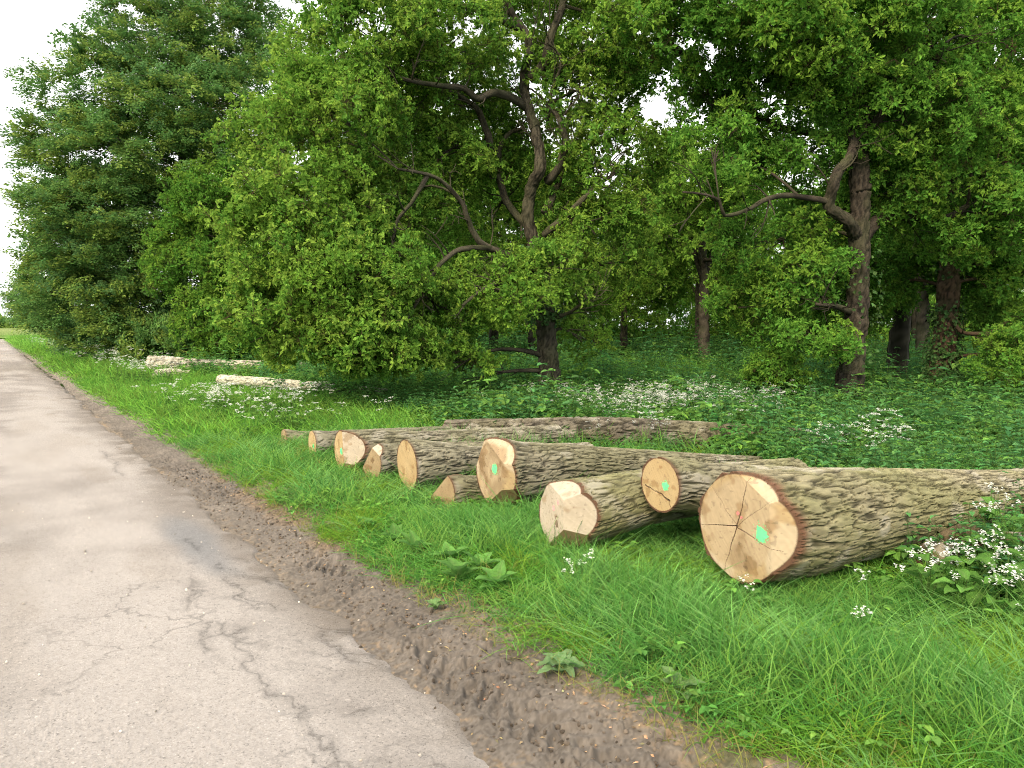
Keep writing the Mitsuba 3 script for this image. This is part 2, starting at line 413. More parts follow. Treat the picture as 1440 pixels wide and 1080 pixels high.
def log(label, P0, ang, prof, length, cuts, cell=.012, seed=1, tone=0, bark=(.185, .160, .115), moss=.5, depth=.016, spots=(), cracks=(), fx=4.2, fy=23.0, red=0.0, grp=None, category='log', key='felled_log'):
    """A felled log: a solid with furrowed bark, sawn by the planes cuts = [(point (t, right, up), inward normal (t, right, up), tone), ...]."""
    root = number(key)
    tag(root, label, category, grp)
    LOG_NO[0] += 1
    no = LOG_NO[0]
    A = math.radians(ang)
    a, r, u = np.array([math.sin(A), math.cos(A), 0]), np.array([math.cos(A), -math.sin(A), 0]), np.array([0, 0, 1.0])
    P = np.array([*P0, 0.0])
    pt, pz, pr = (np.array(x) for x in zip(*[(t, (zt + zb) / 2, (zt - zb) / 2) for t, zt, zb in prof]))
    fz, fr = PchipInterpolator(pt, pz), PchipInterpolator(pt, pr)
    R0 = float(fr(max(pt[0], 0)))
    nt, na = int((length + .3) / (cell * 1.5)), int(2 * np.pi * R0 / cell)
    t = np.linspace(-.3, length, nt)
    tc = np.clip(t, pt[0], pt[-1])
    g = np.arange(na) * 2 * np.pi / na
    TT, G = np.meshgrid(t, g, indexing='ij')
    C, R = fz(tc)[:, None], fr(tc)[:, None]
    lump = 1 + .10 * (fbm(np.stack([TT * .9, np.cos(G) * 1.3, np.sin(G) * 1.3], -1), 3, seed + 40) - .5)
    plate, fine = furrows(TT, G, R0, seed, fx, fy)
    rr = R * lump - depth * (1 - plate) + depth * .35 * (fine - .5)
    L = np.stack([TT, np.cos(G) * rr, np.sin(G) * rr + C], -1).reshape(-1, 3)
    i, j = np.meshgrid(np.arange(nt - 1), np.arange(na), indexing='ij')
    q = np.stack([i * na + j, i * na + (j + 1) % na, (i + 1) * na + (j + 1) % na, (i + 1) * na + j], -1).reshape(-1, 4)
    F = np.vstack([q[:, [0, 2, 1]], q[:, [0, 3, 2]]])
    k, e = len(L), np.arange(na)
    L = np.vstack([L, [[-.3, 0, float(fz(tc[0]))], [length, 0, float(fz(tc[-1]))]]])
    F = np.vstack([F, np.stack([e, (e + 1) % na, e * 0 + k], 1), np.stack([(nt - 1) * na + (e + 1) % na, (nt - 1) * na + e, e * 0 + k + 1], 1)])
    tm = trimesh.Trimesh(L, F, process=False)
    if tm.volume < 0:
        F = F[:, ::-1]
    solid = m3.Manifold(m3.Mesh(np.ascontiguousarray(L, np.float32), np.ascontiguousarray(F, np.uint32)))
    planes = []
    for pnt, nrm, tn in cuts:
        nrm = unit(np.array(nrm, float))
        off = float(nrm @ (np.array(pnt) + [0, 0, float(fz(max(pt[0], 0)))]))
        solid = solid.trim_by_plane(nrm.tolist(), off)
        planes.append((nrm, off, tn))
    zc0 = float(fz(max(pt[0], 0)))
    for (r0, z0), (r1, z1), wd in cracks:                     # shakes in the cut face: thin wedges taken out
        dv = np.array([r1 - r0, z1 - z0]); ln = np.linalg.norm(dv); pv = np.array([-dv[1], dv[0]]) / ln
        n = 6
        s = np.linspace(0, 1, n)
        mid = np.array([r0, z0]) + s[:, None] * dv + pv * ((noise(np.c_[s * 7, s * 0 + r1 * 50, s * 0 + z1 * 50], 3) - .5) * .022)[:, None]
        w = .68 * wd * (1.0 - .75 * s)[:, None] / 2
        poly = np.vstack([mid + pv * w, (mid - pv * w)[::-1]])
        e3 = m3.Manifold.extrude(m3.CrossSection([poly.tolist()], m3.FillRule.EvenOdd), .10)
        M = np.array([[0, 0, 1, -.05], [1, 0, 0, 0], [0, 1, 0, zc0]], float)
        solid = solid - e3.transform(M)
    mesh = solid.to_mesh()
    V, F = np.array(mesh.vert_properties[:, :3], float), np.array(mesh.tri_verts)
    cen, rest = V[F].mean(1), np.ones(len(F), bool)
    nf = unit(np.cross(V[F[:, 1]] - V[F[:, 0]], V[F[:, 2]] - V[F[:, 0]]))

    def world(x):
        return P + x[:, :1] * a + x[:, 1:2] * r + x[:, 2:3] * u

    for i, (nrm, off, tn) in enumerate(planes):
        on = rest & (np.abs(V[F] @ nrm - off).max(1) < 2e-4) & (nf @ nrm < -.9)
        if not on.any():
            continue
        rest &= ~on
        ids, inv = np.unique(F[on], return_inverse=True)
        x = V[ids]
        tx = np.clip(x[:, 0], pt[0], pt[-1])
        uv = np.stack([x[:, 1] / fr(tx), (x[:, 2] - fz(tx)) / fr(tx)], 1)
        put(root + ('__cut_face' if i == 0 else '__bevel' if i == 1 else f'__bevel_{i - 1:03d}'), world(x), inv.reshape(-1, 3), 'cut_wood', uv=uv + 10 * np.array([no, tn]))
    ids, inv = np.unique(F[rest], return_inverse=True)
    x = V[ids]
    tcl = np.clip(x[:, 0], pt[0], pt[-1])
    gg = np.arctan2(x[:, 2] - fz(tcl), x[:, 1])
    plate, fine = furrows(x[:, 0], gg, R0, seed, fx, fy)
    q = np.stack([x[:, 0], np.cos(gg) * R0, np.sin(gg) * R0], -1)
    slow = fbm(q * 2.4, 4, seed + 60)
    col = np.array(bark) * [.90, .97, .95] * (.15 + .85 * plate)[:, None] * (.45 + 1.1 * fine)[:, None] * (.65 + .7 * slow)[:, None]
    green = moss * smooth(.36, .62, fbm(q * 1.7 + 5, 4, seed + 70)) * (.35 + .65 * plate)
    col = col * (1 - green[:, None]) + green[:, None] * np.array([.138, .140, .062]) * (.6 + .8 * fine)[:, None]
    grey = .55 * smooth(.55, .7, fbm(q * 5, 3, seed + 80)) * plate
    col = col * (1 - grey[:, None]) + grey[:, None] * np.array([.30, .285, .24])
    dist = np.min([x @ nrm - off for nrm, off, _ in planes], axis=0)
    inner = np.exp(-np.square(np.maximum(dist, 0) / (.012 + .05 * red * noise(q * 6, 3)))) * (.5 + .5 * red)
    col = col * (1 - inner[:, None]) + inner[:, None] * np.array([.11, .056, .034])
    put(root + '__bark', world(x), inv.reshape(-1, 3), 'rough', col)
    rng = np.random.default_rng(seed)
    nrm, off, _ = planes[0]
    for nm, (sr, sz), size, c in spots:
        m = 26
        g = np.arange(m) * 2 * np.pi / m
        rad = size * (1 + .5 * (noise(np.c_[np.cos(g) * 2, np.sin(g) * 2, g * 0 + seed], 4) - .5) + .10 * rng.normal(size=m))
        ring = np.c_[np.zeros(m), sr + np.cos(g) * rad, zc0 + sz + np.sin(g) * rad * 1.05]
        ring = np.vstack([[[0, sr, zc0 + sz]], ring])
        ring[:, 0] = (off - ring[:, 1] * nrm[1] - ring[:, 2] * nrm[2]) / nrm[0]
        back = ring + nrm * .002
        front = ring - nrm * .0025
        vv = np.vstack([front, back]); e = np.arange(m)
        ff = np.vstack([np.stack([e * 0, 1 + e, 1 + (e + 1) % m], 1), np.stack([1 + e, m + 2 + e, m + 2 + (e + 1) % m], 1), np.stack([1 + e, m + 2 + (e + 1) % m, 1 + (e + 1) % m], 1)])
        if nm == 'paint_spot':                                # overspray: droplets round the spot
            for _ in range(34):
                a_, rr_ = rng.uniform(0, 2 * np.pi), size * (1 + abs(rng.normal()) * .32)
                o_ = np.array([0, sr + math.cos(a_) * rr_, zc0 + sz + math.sin(a_) * rr_])
                e_ = rng.uniform(.0012, .0045)
                tri = o_ + e_ * np.array([[0, 1, 0], [0, 0, 1], [0, -1, 0], [0, 0, -1.0]])
                tri[:, 0] = (off - tri[:, 1] * nrm[1] - tri[:, 2] * nrm[2]) / nrm[0]
                ff = np.vstack([ff, np.array([[0, 1, 2], [0, 2, 3]]) + len(vv)])
                vv = np.vstack([vv, tri - nrm * .0015])
        kk = root + '__' + nm
        n = 0
        while kk in scene:
            n += 1; kk = f'{root}__{nm}_{n:03d}'
        put(kk, world(vv), ff, 'paint', np.array(c) * (.75 + .35 * rng.random((len(vv), 1))))
    return root


MINT, PINK = (.13, .70, .27), (.56, .20, .19)
G = 'felled logs laid side by side on the grass verge'
log('thick oak log nearest the camera, its sawn face with radial cracks and mint paint spot', (1.381, 4.62), 57,
    [(-.1, .795, .10), (0, .79, .10), (.5, .752, .052), (1.14, .695, .05), (2.03, .60, .05), (3.6, .45, .02), (6.5, .36, -.02)], 6.6,
    [((.0, 0, 0), (1, .02, 0), 0), ((.0, .235, .0), (.62, -.78, -.06), 0), ((.0, .12, .25), (.55, -.42, -.72), 0), ((0, -.26, .19), (.3, .74, -.66), 0), ((0, -.30, -.13), (.25, .93, .30), 0), ((0, -.12, -.295), (.22, .40, .90), 0), ((0, .19, -.27), (.5, -.55, .70), 0)],
    cell=.0075, seed=3, tone=0, bark=(.20, .170, .110), moss=.72, depth=.017, red=1.0, fx=3.6, fy=24.0, grp=G,
    spots=[('paint_spot', (.165, -.005), .042, MINT), ('pink_mark', (-.015, .085), .011, PINK), ('pink_mark', (.012, .065), .008, PINK)],
    cracks=[((-.02, .0), (.055, .31), .011), ((-.02, .01), (-.12, -.30), .010), ((-.015, .01), (-.33, -.05), .010), ((-.02, .005), (-.24, .22), .004), ((-.02, .0), (.22, .20), .004), ((-.025, .005), (.30, -.10), .008)])
log('slim log propped on its neighbour, round orange face with mint spot and dark split', (1.025, 5.3), 57,
    [(-.1, .768, .378), (0, .763, .378), (.5, .675, .30), (1.14, .592, .23), (1.48, .548, .20), (3.4, .40, .10)], 1.75,
    [((0, 0, 0), (1, 0, 0), 3)], cell=.009, seed=11, bark=(.19, .165, .115), moss=.45, depth=.012, red=.5, grp=G,
    spots=[('paint_spot', (.055, .0), .028, MINT)],
    cracks=[((-.15, -.035), (-.02, -.06), .014), ((.10, -.10), (-.04, -.045), .022), ((.0, -.13), (.0, -.03), .003), ((.12, -.17), (.08, -.07), .012)])
log('pale weathered log with a faceted whitish butt end and faint pink marks', (.324, 5.35), 57,
    [(-.1, .592, .085), (0, .59, .09), (.42, .58, .126), (.8, .585, .162), (1.22, .57, .167), (3.6, .46, .12)], 2.6,
    [((-.02, 0, 0), (1, .12, -.05), 1), ((0, .125, .02), (.52, -.85, -.10), 1), ((0, .03, .165), (.5, -.25, -.83), 1), ((0, .08, -.12), (.52, -.50, .70), 2), ((0, -.19, .12), (.3, .8, -.5), 1), ((0, -.17, -.15), (.3, .7, .6), 1)],
    cell=.009, seed=21, bark=(.185, .16, .105), moss=.75, depth=.014, red=0.0, grp=G,
    spots=[('pink_mark', (-.035, .05), .016, (.62, .30, .30)), ('pink_mark', (.02, .10), .014, (.62, .30, .30)), ('rot_hole', (.015, -.05), .022, (.16, .12, .08)), ('rot_hole', (.0, -.185), .03, (.12, .11, .05))],
    cracks=[((-.01, -.01), (.04, .0), .012), ((.04, -.06), (.07, -.1), .006)])
log('broad log with jagged sloping cuts, mint paint spot and a brown hollow below its face', (-.176, 6.75), 57,
    [(-.1, .70, .08), (0, .70, .08), (.32, .632, .085), (.79, .575, .12), (1.3, .50, .12), (2.5, .34, .03), (3.6, .20, -.06)], 3.6,
    [((0, 0, 0), (1, .05, 0), 0), ((.0, .13, .15), (.60, -.36, -.72), 0), ((.02, .24, .0), (.85, -.55, .1), 0), ((0, .17, -.14), (.50, -.45, .74), 2), ((0, -.24, .10), (.3, .85, -.5), 0), ((0, -.2, -.22), (.3, .65, .7), 0)],
    cell=.011, seed=31, bark=(.18, .155, .115), moss=.4, depth=.018, red=.2, grp=G, spots=[('paint_spot', (.05, .03), .042, MINT)])
log('low half buried log stub with a weathered split face, between two bigger logs', (-.651, 7.0), 57,
    [(-.1, .36, -.05), (0, .355, -.05), (.3, .28, -.02), (1.2, .20, -.05)], 1.3,
    [((0, 0, 0), (1, -.2, 0), 2), ((0, .05, .12), (.3, .62, -.72), 2)], cell=.013, seed=41, bark=(.20, .175, .13), moss=.4, depth=.014, grp=G, red=.3)
log('log with a clean narrow orange oval sawn face and grey furrowed bark', (-1.044, 7.6), 57,
    [(-.1, .565, .04), (0, .56, .04), (.38, .503, .075), (.76, .428, .09), (2, .36, .05), (3.2, .30, .02)], 2.3,
    [((0, 0, 0), (1, .04, .03), 3), ((0, -.1, -.20), (.3, .4, .86), 3)], cell=.012, seed=51, bark=(.205, .18, .135), moss=.3, depth=.018, grp=G, red=.2)
log('pointed pentagonal log end with a white slanting top cut', (-1.525, 8.3), 57,
    [(-.1, .43, .0), (0, .425, .0), (.28, .385, .05), (1.6, .30, .02)], 1.8,
    [((0, 0, 0), (1, -.12, 0), 2), ((.0, .08, .12), (.5, -.40, -.77), 1), ((.0, -.06, .06), (.3, .70, -.64), 2)], cell=.013, seed=61, bark=(.19, .165, .12), moss=.4, depth=.014, grp=G, spots=[('rot_hole', (.03, .02), .03, (.18, .12, .06))])
log('log with a two faceted face, mint paint spot and a red brown bark line', (-1.98, 8.9), 57,
    [(-.1, .48, .0), (0, .478, .0), (.27, .465, .03), (1.1, .387, .05), (3, .33, 0)], 3.1,
    [((0, 0, 0), (1, 0, 0), 3), ((.0, .06, .03), (.58, -.80, -.12), 1), ((0, .1, -.12), (.55, -.6, .55), 2)], cell=.014, seed=71, bark=(.19, .165, .125), moss=.3, depth=.016, red=.6, grp=G, spots=[('paint_spot', (.0, -.01), .034, MINT)])
log('small log with round orange face and mint paint, second from the far end', (-2.578, 9.9), 57,
    [(-.1, .345, .0), (0, .342, .0), (.25, .316, .03), (2.2, .25, .0)], 2.3,
    [((0, 0, 0), (1, .03, 0), 3)], cell=.014, seed=81, bark=(.20, .175, .14), moss=.25, depth=.013, grp=G, red=.3, spots=[('paint_spot', (.05, -.03), .026, MINT)])
log('smallest log end at the far end of the row, half hidden by greenery', (-3.211, 10.8), 57,
    [(-.1, .245, -.04), (0, .24, -.04), (.3, .19, -.04), (1.4, .15, -.05)], 1.5,
    [((0, 0, 0), (1, .0, 0), 2)], cell=.016, seed=91, bark=(.18, .155, .12), moss=.4, depth=.01, grp=G, red=.3)
log('long dark rough barked trunk lying across behind the row of logs', (-.95, 11.15), 95,
    [(-.1, .33, -.05), (0, .335, -.05), (1, .36, -.03), (2.2, .40, -.03), (3.2, .36, -.03), (5.6, .22, -.05)], 5.6,
    [((0, 0, 0), (1, .2, 0), 2)], cell=.014, seed=101, bark=(.12, .098, .078), moss=.35, depth=.028, fx=5, fy=13)
log('rotten brown piece of wood under the nearest log, among white flowers', (2.66, 5.08), 80,
    [(-.1, .10, -.08), (0, .13, -.08), (.25, .26, -.06), (.45, .33, -.06), (.6, .27, -.04), (.9, .25, -.04), (1.5, .23, -.04)], 1.6,
    [((0.02, 0, 0), (1, .5, -.5), 4)], cell=.011, seed=111, bark=(.085, .050, .032), moss=.2, depth=.035, fx=7, fy=8, category='rotten wood', key='rotten_wood')
log('far pale fallen trunk with an orange butt end at the foot of the dark beech', (-13.0, 27.7), 76,
    [(-.1, .66, .1), (0, .68, .1), (.8, .64, .12), (1.8, .54, .14), (3.5, .48, .1), (7.5, .36, .05)], 7.6,
    [((0, 0, 0), (1, .2, 0), 3)], cell=.03, seed=121, bark=(.42, .37, .30), moss=.0, depth=.03, fx=3, fy=6, key='fallen_trunk', category='fallen trunk')
log('long thin pale barkless trunk lying in the grass behind the white flowers', (-7.9, 20.9), 126,
    [(-.1, .40, .14), (0, .41, .14), (2, .40, .15), (4, .37, .15), (6.2, .32, .16)], 6.3,
    [((0, 0, 0), (1, .0, 0), 1)], cell=.025, seed=131, bark=(.47, .43, .34), moss=.0, depth=.008, key='fallen_trunk', category='fallen trunk')
log('short pale broken chunk of wood in the grass before the far fallen trunk', (-11.7, 25.2), 60,
    [(-.1, .28, -.05), (0, .30, -.05), (.5, .34, -.05), (1.0, .26, -.05)], 1.1,
    [((0, 0, 0), (1, .4, -.3), 1)], cell=.03, seed=141, bark=(.46, .41, .33), moss=.0, depth=.04, fx=5, fy=6, key='wood_chunk', category='wood')

# ------------------------------------------------------------------ trees: limbs (radius at the start, at the end, points) and crown masses (centre, radii, sprays), in metres
T1_LIMBS = [
    (0.25, 0.17, [(0.9, 17.75, -0.08), (0.85, 17.75, 0.71), (0.78, 17.75, 1.52), (0.75, 17.75, 2.33), (0.65, 17.95, 2.99), (0.53, 18.05, 3.65)]),
    (0.15, 0.06, [(0.53, 18.05, 3.65), (0.36, 17.95, 4.28), (0.45, 17.75, 4.85), (0.63, 17.45, 5.22), (0.55, 17.55, 5.94), (0.35, 17.75, 6.61), (0.24, 17.95, 7.3), (0.4, 17.75, 7.85), (0.13, 17.75, 8.47), (-0.23, 17.45, 8.96), (-0.47, 17.75, 9.84)]),
    (0.12, 0.05, [(0.4, 17.95, 7.3), (0.71, 17.75, 7.54), (0.86, 17.45, 8.05), (1.09, 17.45, 8.65), (1.26, 17.75, 9.54)]),
    (0.1, 0.03, [(0.13, 17.75, 8.32), (-0.46, 17.25, 8.43), (-1.21, 16.95, 8.53), (-1.79, 16.75, 8.66)]),
    (0.11, 0.04, [(0.52, 18.05, 3.97), (0.08, 18.35, 4.34), (-0.34, 18.55, 5.36), (-0.25, 18.65, 5.96), (0.0, 18.65, 6.29), (0.25, 18.25, 6.27)]),
    (0.1, 0.03, [(0.29, 17.75, 6.61), (-0.31, 17.25, 6.78), (-0.76, 16.85, 6.54), (-1.04, 16.55, 6.64), (-1.74, 16.15, 6.62), (-2.61, 15.75, 6.74)]),
    (0.09, 0.03, [(-0.49, 18.25, 5.71), (-0.89, 17.95, 6.75), (-1.41, 17.45, 6.87), (-1.92, 17.15, 6.82)]),
    (0.11, 0.04, [(0.8, 17.75, 4.96), (1.1, 17.35, 5.35), (1.17, 17.25, 5.79), (1.01, 17.35, 6.27), (0.79, 17.55, 6.56)]),
    (0.09, 0.03, [(0.73, 17.85, 4.27), (1.15, 18.25, 5.3), (1.25, 18.55, 6.02), (1.35, 18.75, 6.73), (0.85, 18.95, 6.86), (1.88, 19.05, 7.48)]),
    (0.10, 0.025, [(0.75, 17.75, 2.49), (0.0, 17.15, 3.24), (-0.61, 16.75, 3.43), (-0.9, 16.45, 3.77), (-1.03, 16.25, 4.25), (-1.3, 15.95, 4.53), (-1.69, 15.55, 4.69), (-2.19, 15.15, 4.71)]),
    (0.07, 0.02, [(-0.46, 16.85, 3.39), (-1.04, 16.35, 3.31), (-1.45, 15.95, 2.98), (-1.85, 15.55, 2.25), (-2.22, 15.15, 1.54)]),
    (0.05, 0.015, [(-1.69, 15.6, 4.66), (-1.95, 15.4, 4.15), (-2.23, 15.35, 3.76), (-2.34, 15.15, 3.19), (-2.56, 14.75, 2.48)]),
    (0.1, 0.03, [(0.75, 17.95, 3.8), (1.27, 17.55, 4.22), (1.74, 17.45, 4.68), (2.34, 17.25, 5.1)]),
    (0.05, 0.02, [(0.8, 17.75, 6.3), (0.86, 17.35, 6.81), (1.07, 17.15, 7.34), (0.75, 16.85, 7.68)]),
    (0.06, 0.02, [(0.75, 17.75, 1.84), (1.27, 17.35, 2.0), (1.7, 16.95, 2.45)]),
    (0.08, 0.03, [(0.75, 17.75, 2.01), (0.31, 16.75, 2.44), (-0.29, 15.95, 2.55), (-0.98, 15.35, 2.1)]),]
T1_CROWN = [
    (-3.4, 15.8, 5.8, 1.2, 1.6, 0.9, 300), (-4.8, 16.6, 5.4, 0.9, 1.4, 0.8, 160), (-3.9, 15.4, 3.9, 1.3, 1.7, 1.0, 380),
    (-4.8, 16.0, 3.0, 1.0, 1.5, 0.9, 220), (-3.0, 15.0, 2.6, 1.3, 1.6, 0.9, 360), (-4.6, 15.6, 1.8, 1.0, 1.4, 0.6, 220),
    (-2.7, 15.0, 1.4, 1.1, 1.4, 0.6, 260), (-2.5, 17.2, 4.3, 1.0, 1.1, 0.9, 170), (-1.6, 17.9, 5.6, 0.9, 1.2, 0.7, 110),
    (-1.6, 16.9, 2.0, 1.0, 1.0, 0.6, 130), (-1.8, 19.6, 6.1, 2.0, 1.6, 1.6, 300), (-0.4, 20.0, 4.6, 2.0, 1.6, 1.7, 300),
    (-0.2, 16.4, 2.9, 0.7, 0.7, 0.35, 50), (0.9, 16.2, 2.9, 0.7, 0.7, 0.4, 60), (0.1, 15.8, 2.2, 0.7, 0.8, 0.35, 60),
    (-0.5, 20.0, 7.4, 2.2, 1.6, 1.8, 320), (1.6, 18.4, 7.1, 1.3, 1.6, 1.3, 220), (2.3, 18.0, 5.4, 1.2, 1.5, 1.1, 240),
    (1.9, 17.9, 3.8, 1.1, 1.3, 0.7, 130), (2.4, 18.6, 3.2, 1.0, 1.2, 0.5, 70), (-1.5, 17.0, 7.7, 1.4, 1.7, 0.9, 230),
    (-2.8, 16.6, 7.6, 1.4, 1.7, 0.9, 280), (0.7, 19.6, 8.9, 1.9, 1.4, 1.1, 170), (2.4, 18.0, 8.4, 1.3, 1.6, 1.2, 200),
    (-4.2, 17.8, 7.4, .9, 1.4, .7, 80), (-1.8, 17.2, 9.6, 2.0, 2.0, 1.0, 200), (0.6, 18.6, 10.2, 2.0, 2.0, 1.1, 160),
    (2.6, 18.2, 9.8, 1.5, 2.0, 1.2, 160), (-0.3, 18.6, 11.2, 2.0, 2.0, 0.8, 70), (-1.2, 16.2, 0.8, 0.7, 0.9, 0.4, 60),
    (-2.3, 15.6, 0.9, 0.6, 0.9, 0.4, 70), (-0.5, 17.2, 0.6, 0.9, 0.8, 0.4, 50), (1.6, 18.6, 1.4, 0.9, 0.9, 0.4, 40),
]
T2_LIMBS = [
    (0.255, 0.19, [(7.1, 16.29, -0.12), (7.15, 16.29, 0.78), (7.21, 16.29, 1.68), (7.24, 16.29, 2.57), (7.23, 16.29, 3.6), (7.23, 16.29, 4.47)]),
    (0.21, 0.10, [(7.23, 16.29, 4.47), (7.16, 16.29, 5.49), (7.24, 16.39, 6.23), (7.45, 16.49, 7.13), (7.74, 16.69, 8.06), (7.94, 16.89, 9.3)]),
    (0.135, 0.06, [(7.18, 16.29, 3.53), (6.78, 15.89, 3.84), (6.33, 15.69, 4.16), (6.37, 15.49, 4.61), (6.73, 15.69, 5.07), (6.92, 15.99, 5.49), (6.81, 16.49, 6.26), (6.4, 16.59, 6.43)]),
    (0.068, 0.018, [(6.4, 15.69, 4.16), (5.4, 15.29, 4.23), (4.89, 14.99, 4.14), (4.43, 14.79, 3.88), (3.97, 14.59, 3.75), (3.78, 14.39, 4.02), (3.06, 14.09, 4.09)]),
    (0.11, 0.04, [(7.13, 16.29, 5.05), (6.54, 16.89, 5.78), (5.81, 16.99, 5.95), (5.16, 16.89, 6.22), (4.39, 16.89, 6.74), (3.88, 16.69, 7.19), (3.09, 16.49, 7.56)]),
    (0.16, 0.06, [(7.26, 16.29, 3.31), (7.85, 16.79, 3.96), (8.32, 16.99, 4.14), (9.26, 17.29, 4.03), (10.15, 17.49, 4.37)]),
    (0.09, 0.03, [(7.16, 16.29, 1.98), (6.5, 15.79, 2.11), (6.06, 15.49, 2.13)]),
    (0.1, 0.04, [(7.19, 16.29, 5.49), (7.57, 15.89, 6.09), (8.1, 15.59, 6.55), (8.33, 15.29, 7.13)]),
    (0.1, 0.04, [(7.24, 16.39, 6.38), (6.36, 15.79, 6.89), (5.5, 15.39, 7.3), (4.84, 15.09, 7.71)]),]
T2_CROWN = [
    (3.2, 16.5, 7.7, 1.1, 1.5, 0.9, 220), (4.2, 15.9, 7.8, 1.2, 1.5, 0.8, 240), (5.4, 15.5, 7.2, 1.2, 1.5, 0.9, 280),
    (6.7, 15.7, 7.3, 1.2, 1.4, 0.8, 260), (8.1, 15.9, 7.3, 1.2, 1.5, 0.9, 280), (9.7, 16.5, 7.4, 1.1, 1.5, 0.9, 220),
    (5.5, 16.9, 6.4, 1.3, 1.3, 0.7, 180), (4.2, 16.6, 6.3, 0.9, 1.2, 0.6, 110), (8.0, 16.1, 5.9, 1.0, 1.3, 0.8, 240),
    (9.5, 16.5, 5.8, 0.9, 1.3, 0.9, 160), (6.3, 17.1, 5.3, 1.1, 1.1, 0.6, 130), (5.0, 16.8, 5.1, 0.9, 1.1, 0.5, 90),
    (8.4, 17.1, 4.7, 1.0, 1.2, 0.7, 180), (5.7, 17.3, 3.4, 1.3, 1.3, 0.7, 220), (6.2, 16.4, 2.7, 0.8, 1.0, 0.45, 90),
    (9.4, 20.6, 3.2, 0.9, 1.0, 0.6, 120), (9.2, 20.8, 2.1, 0.9, 1.0, 0.5, 80), (6.2, 15.6, 1.4, 0.6, 0.7, 0.3, 45),
    (5.9, 17.1, 2.1, 1.2, 1.2, 0.7, 200), (10.1, 16.9, 4.1, 1.1, 1.4, 0.9, 200), (7.0, 17.5, 3.9, 0.8, 1.0, 0.6, 90),
    (4.8, 16.6, 9.1, 1.7, 1.8, 0.7, 110), (7.2, 16.6, 9.1, 2.0, 2.0, 0.8, 150), (9.7, 16.9, 9.1, 1.6, 1.8, 0.8, 110),
    (6.9, 16.6, 10.4, 2.2, 2.0, 0.8, 80), (3.9, 14.9, 5.0, 0.7, 0.9, 0.4, 50),
]
T3_LIMBS = [
    (0.27, 0.22, [(10.6, 19.08, -0.12), (10.62, 19.08, 0.63), (10.67, 19.08, 1.68), (10.7, 19.08, 2.73), (10.72, 19.08, 3.76), (10.76, 19.08, 4.62)]),
    (0.22, 0.1, [(10.76, 19.08, 4.62), (10.9, 19.08, 5.47), (11.21, 19.08, 6.14), (11.4, 19.08, 6.98), (11.78, 19.08, 7.99), (12.26, 19.08, 8.81), (12.72, 19.08, 9.8)]),
    (0.12, 0.06, [(10.74, 19.08, 4.28), (10.16, 18.78, 5.07), (9.73, 18.58, 5.45), (9.36, 18.38, 5.98), (8.8, 18.48, 6.65)]),
    (0.06, 0.025, [(10.69, 19.08, 2.03), (10.79, 18.38, 1.52), (11.32, 17.88, 1.52), (11.55, 17.48, 1.44)]),
    (0.08, 0.03, [(10.8, 19.08, 4.79), (11.5, 18.68, 4.89), (12.18, 18.48, 5.51)]),]
T3_CROWN = [
    (12.2, 19.4, 7.1, 1.2, 1.5, 1.1, 200), (12.6, 19.6, 8.7, 1.3, 1.6, 1.1, 200), (11.5, 18.7, 5.6, 1.2, 1.5, 0.9, 220),
    (12.0, 18.6, 3.9, 1.2, 1.5, 1.0, 260), (11.4, 19.9, 4.0, 1.3, 1.3, 0.9, 160), (11.9, 18.9, 2.7, 1.0, 1.2, 0.6, 120),
    (12.4, 18.6, 1.9, 0.9, 1.2, 0.6, 140), (9.9, 21.2, 2.6, 0.9, 1.2, 0.7, 90), (10.8, 20.1, 3.9, 1.1, 1.3, 0.9, 140),
    (12.5, 18.2, 0.8, 0.8, 1.0, 0.5, 80), (10.1, 20.6, 9.6, 1.9, 1.8, 1.3, 200), (10.9, 20.3, 10.4, 2.2, 1.8, 1.0, 70),
    (13.2, 19.6, 10.0, 1.6, 2.0, 1.6, 160), (13.0, 18.6, 4.4, 1.0, 1.6, 1.5, 160),
]
HORN_CROWN = [
    (-16.4, 36.0, 14.5, 2.6, 2.5, 1.7, 300), (-14.0, 36.5, 15.2, 2.8, 3.0, 1.9, 280), (-12.0, 38.0, 14.5, 2.0, 2.4, 1.7, 130),
    (-18.2, 35.5, 12.2, 2.4, 2.4, 1.6, 280), (-14.6, 34.5, 11.6, 3.0, 2.6, 1.9, 380), (-12.0, 36.0, 11.7, 2.6, 2.8, 2.0, 300),
    (-19.6, 35.5, 9.7, 2.1, 2.4, 1.5, 270), (-16.2, 33.8, 9.0, 2.8, 2.5, 1.7, 380), (-13.5, 34.8, 8.9, 2.9, 2.6, 1.9, 300),
    (-20.6, 36.0, 7.2, 1.6, 2.0, 1.3, 190), (-17.8, 33.8, 6.6, 2.6, 2.4, 1.6, 340), (-15.0, 34.5, 6.4, 2.5, 2.4, 1.6, 280),
    (-19.4, 35.2, 4.9, 1.8, 2.0, 1.2, 210), (-17.1, 34.0, 4.2, 2.5, 2.2, 1.4, 300), (-15.0, 35.0, 3.6, 2.6, 2.2, 1.6, 260),
    (-12.6, 36.5, 6.0, 2.7, 2.5, 2.0, 220), (-19.8, 35.5, 2.8, 2.0, 1.8, 1.1, 200), (-16.9, 34.8, 1.9, 2.2, 1.8, 1.3, 240),
    (-14.6, 35.4, 1.4, 2.3, 1.8, 1.1, 200), (-19.5, 36.0, 1.1, 1.3, 1.4, 0.8, 90), (-13.2, 37.0, 2.4, 2.4, 2.0, 2.0, 150),
    (-14.4, 37.0, 18.0, 2.8, 2.8, 1.8, 130), (-16.9, 36.5, 17.6, 2.3, 2.5, 1.7, 150), (-12.2, 38.0, 17.6, 1.8, 2.0, 1.6, 70),
]
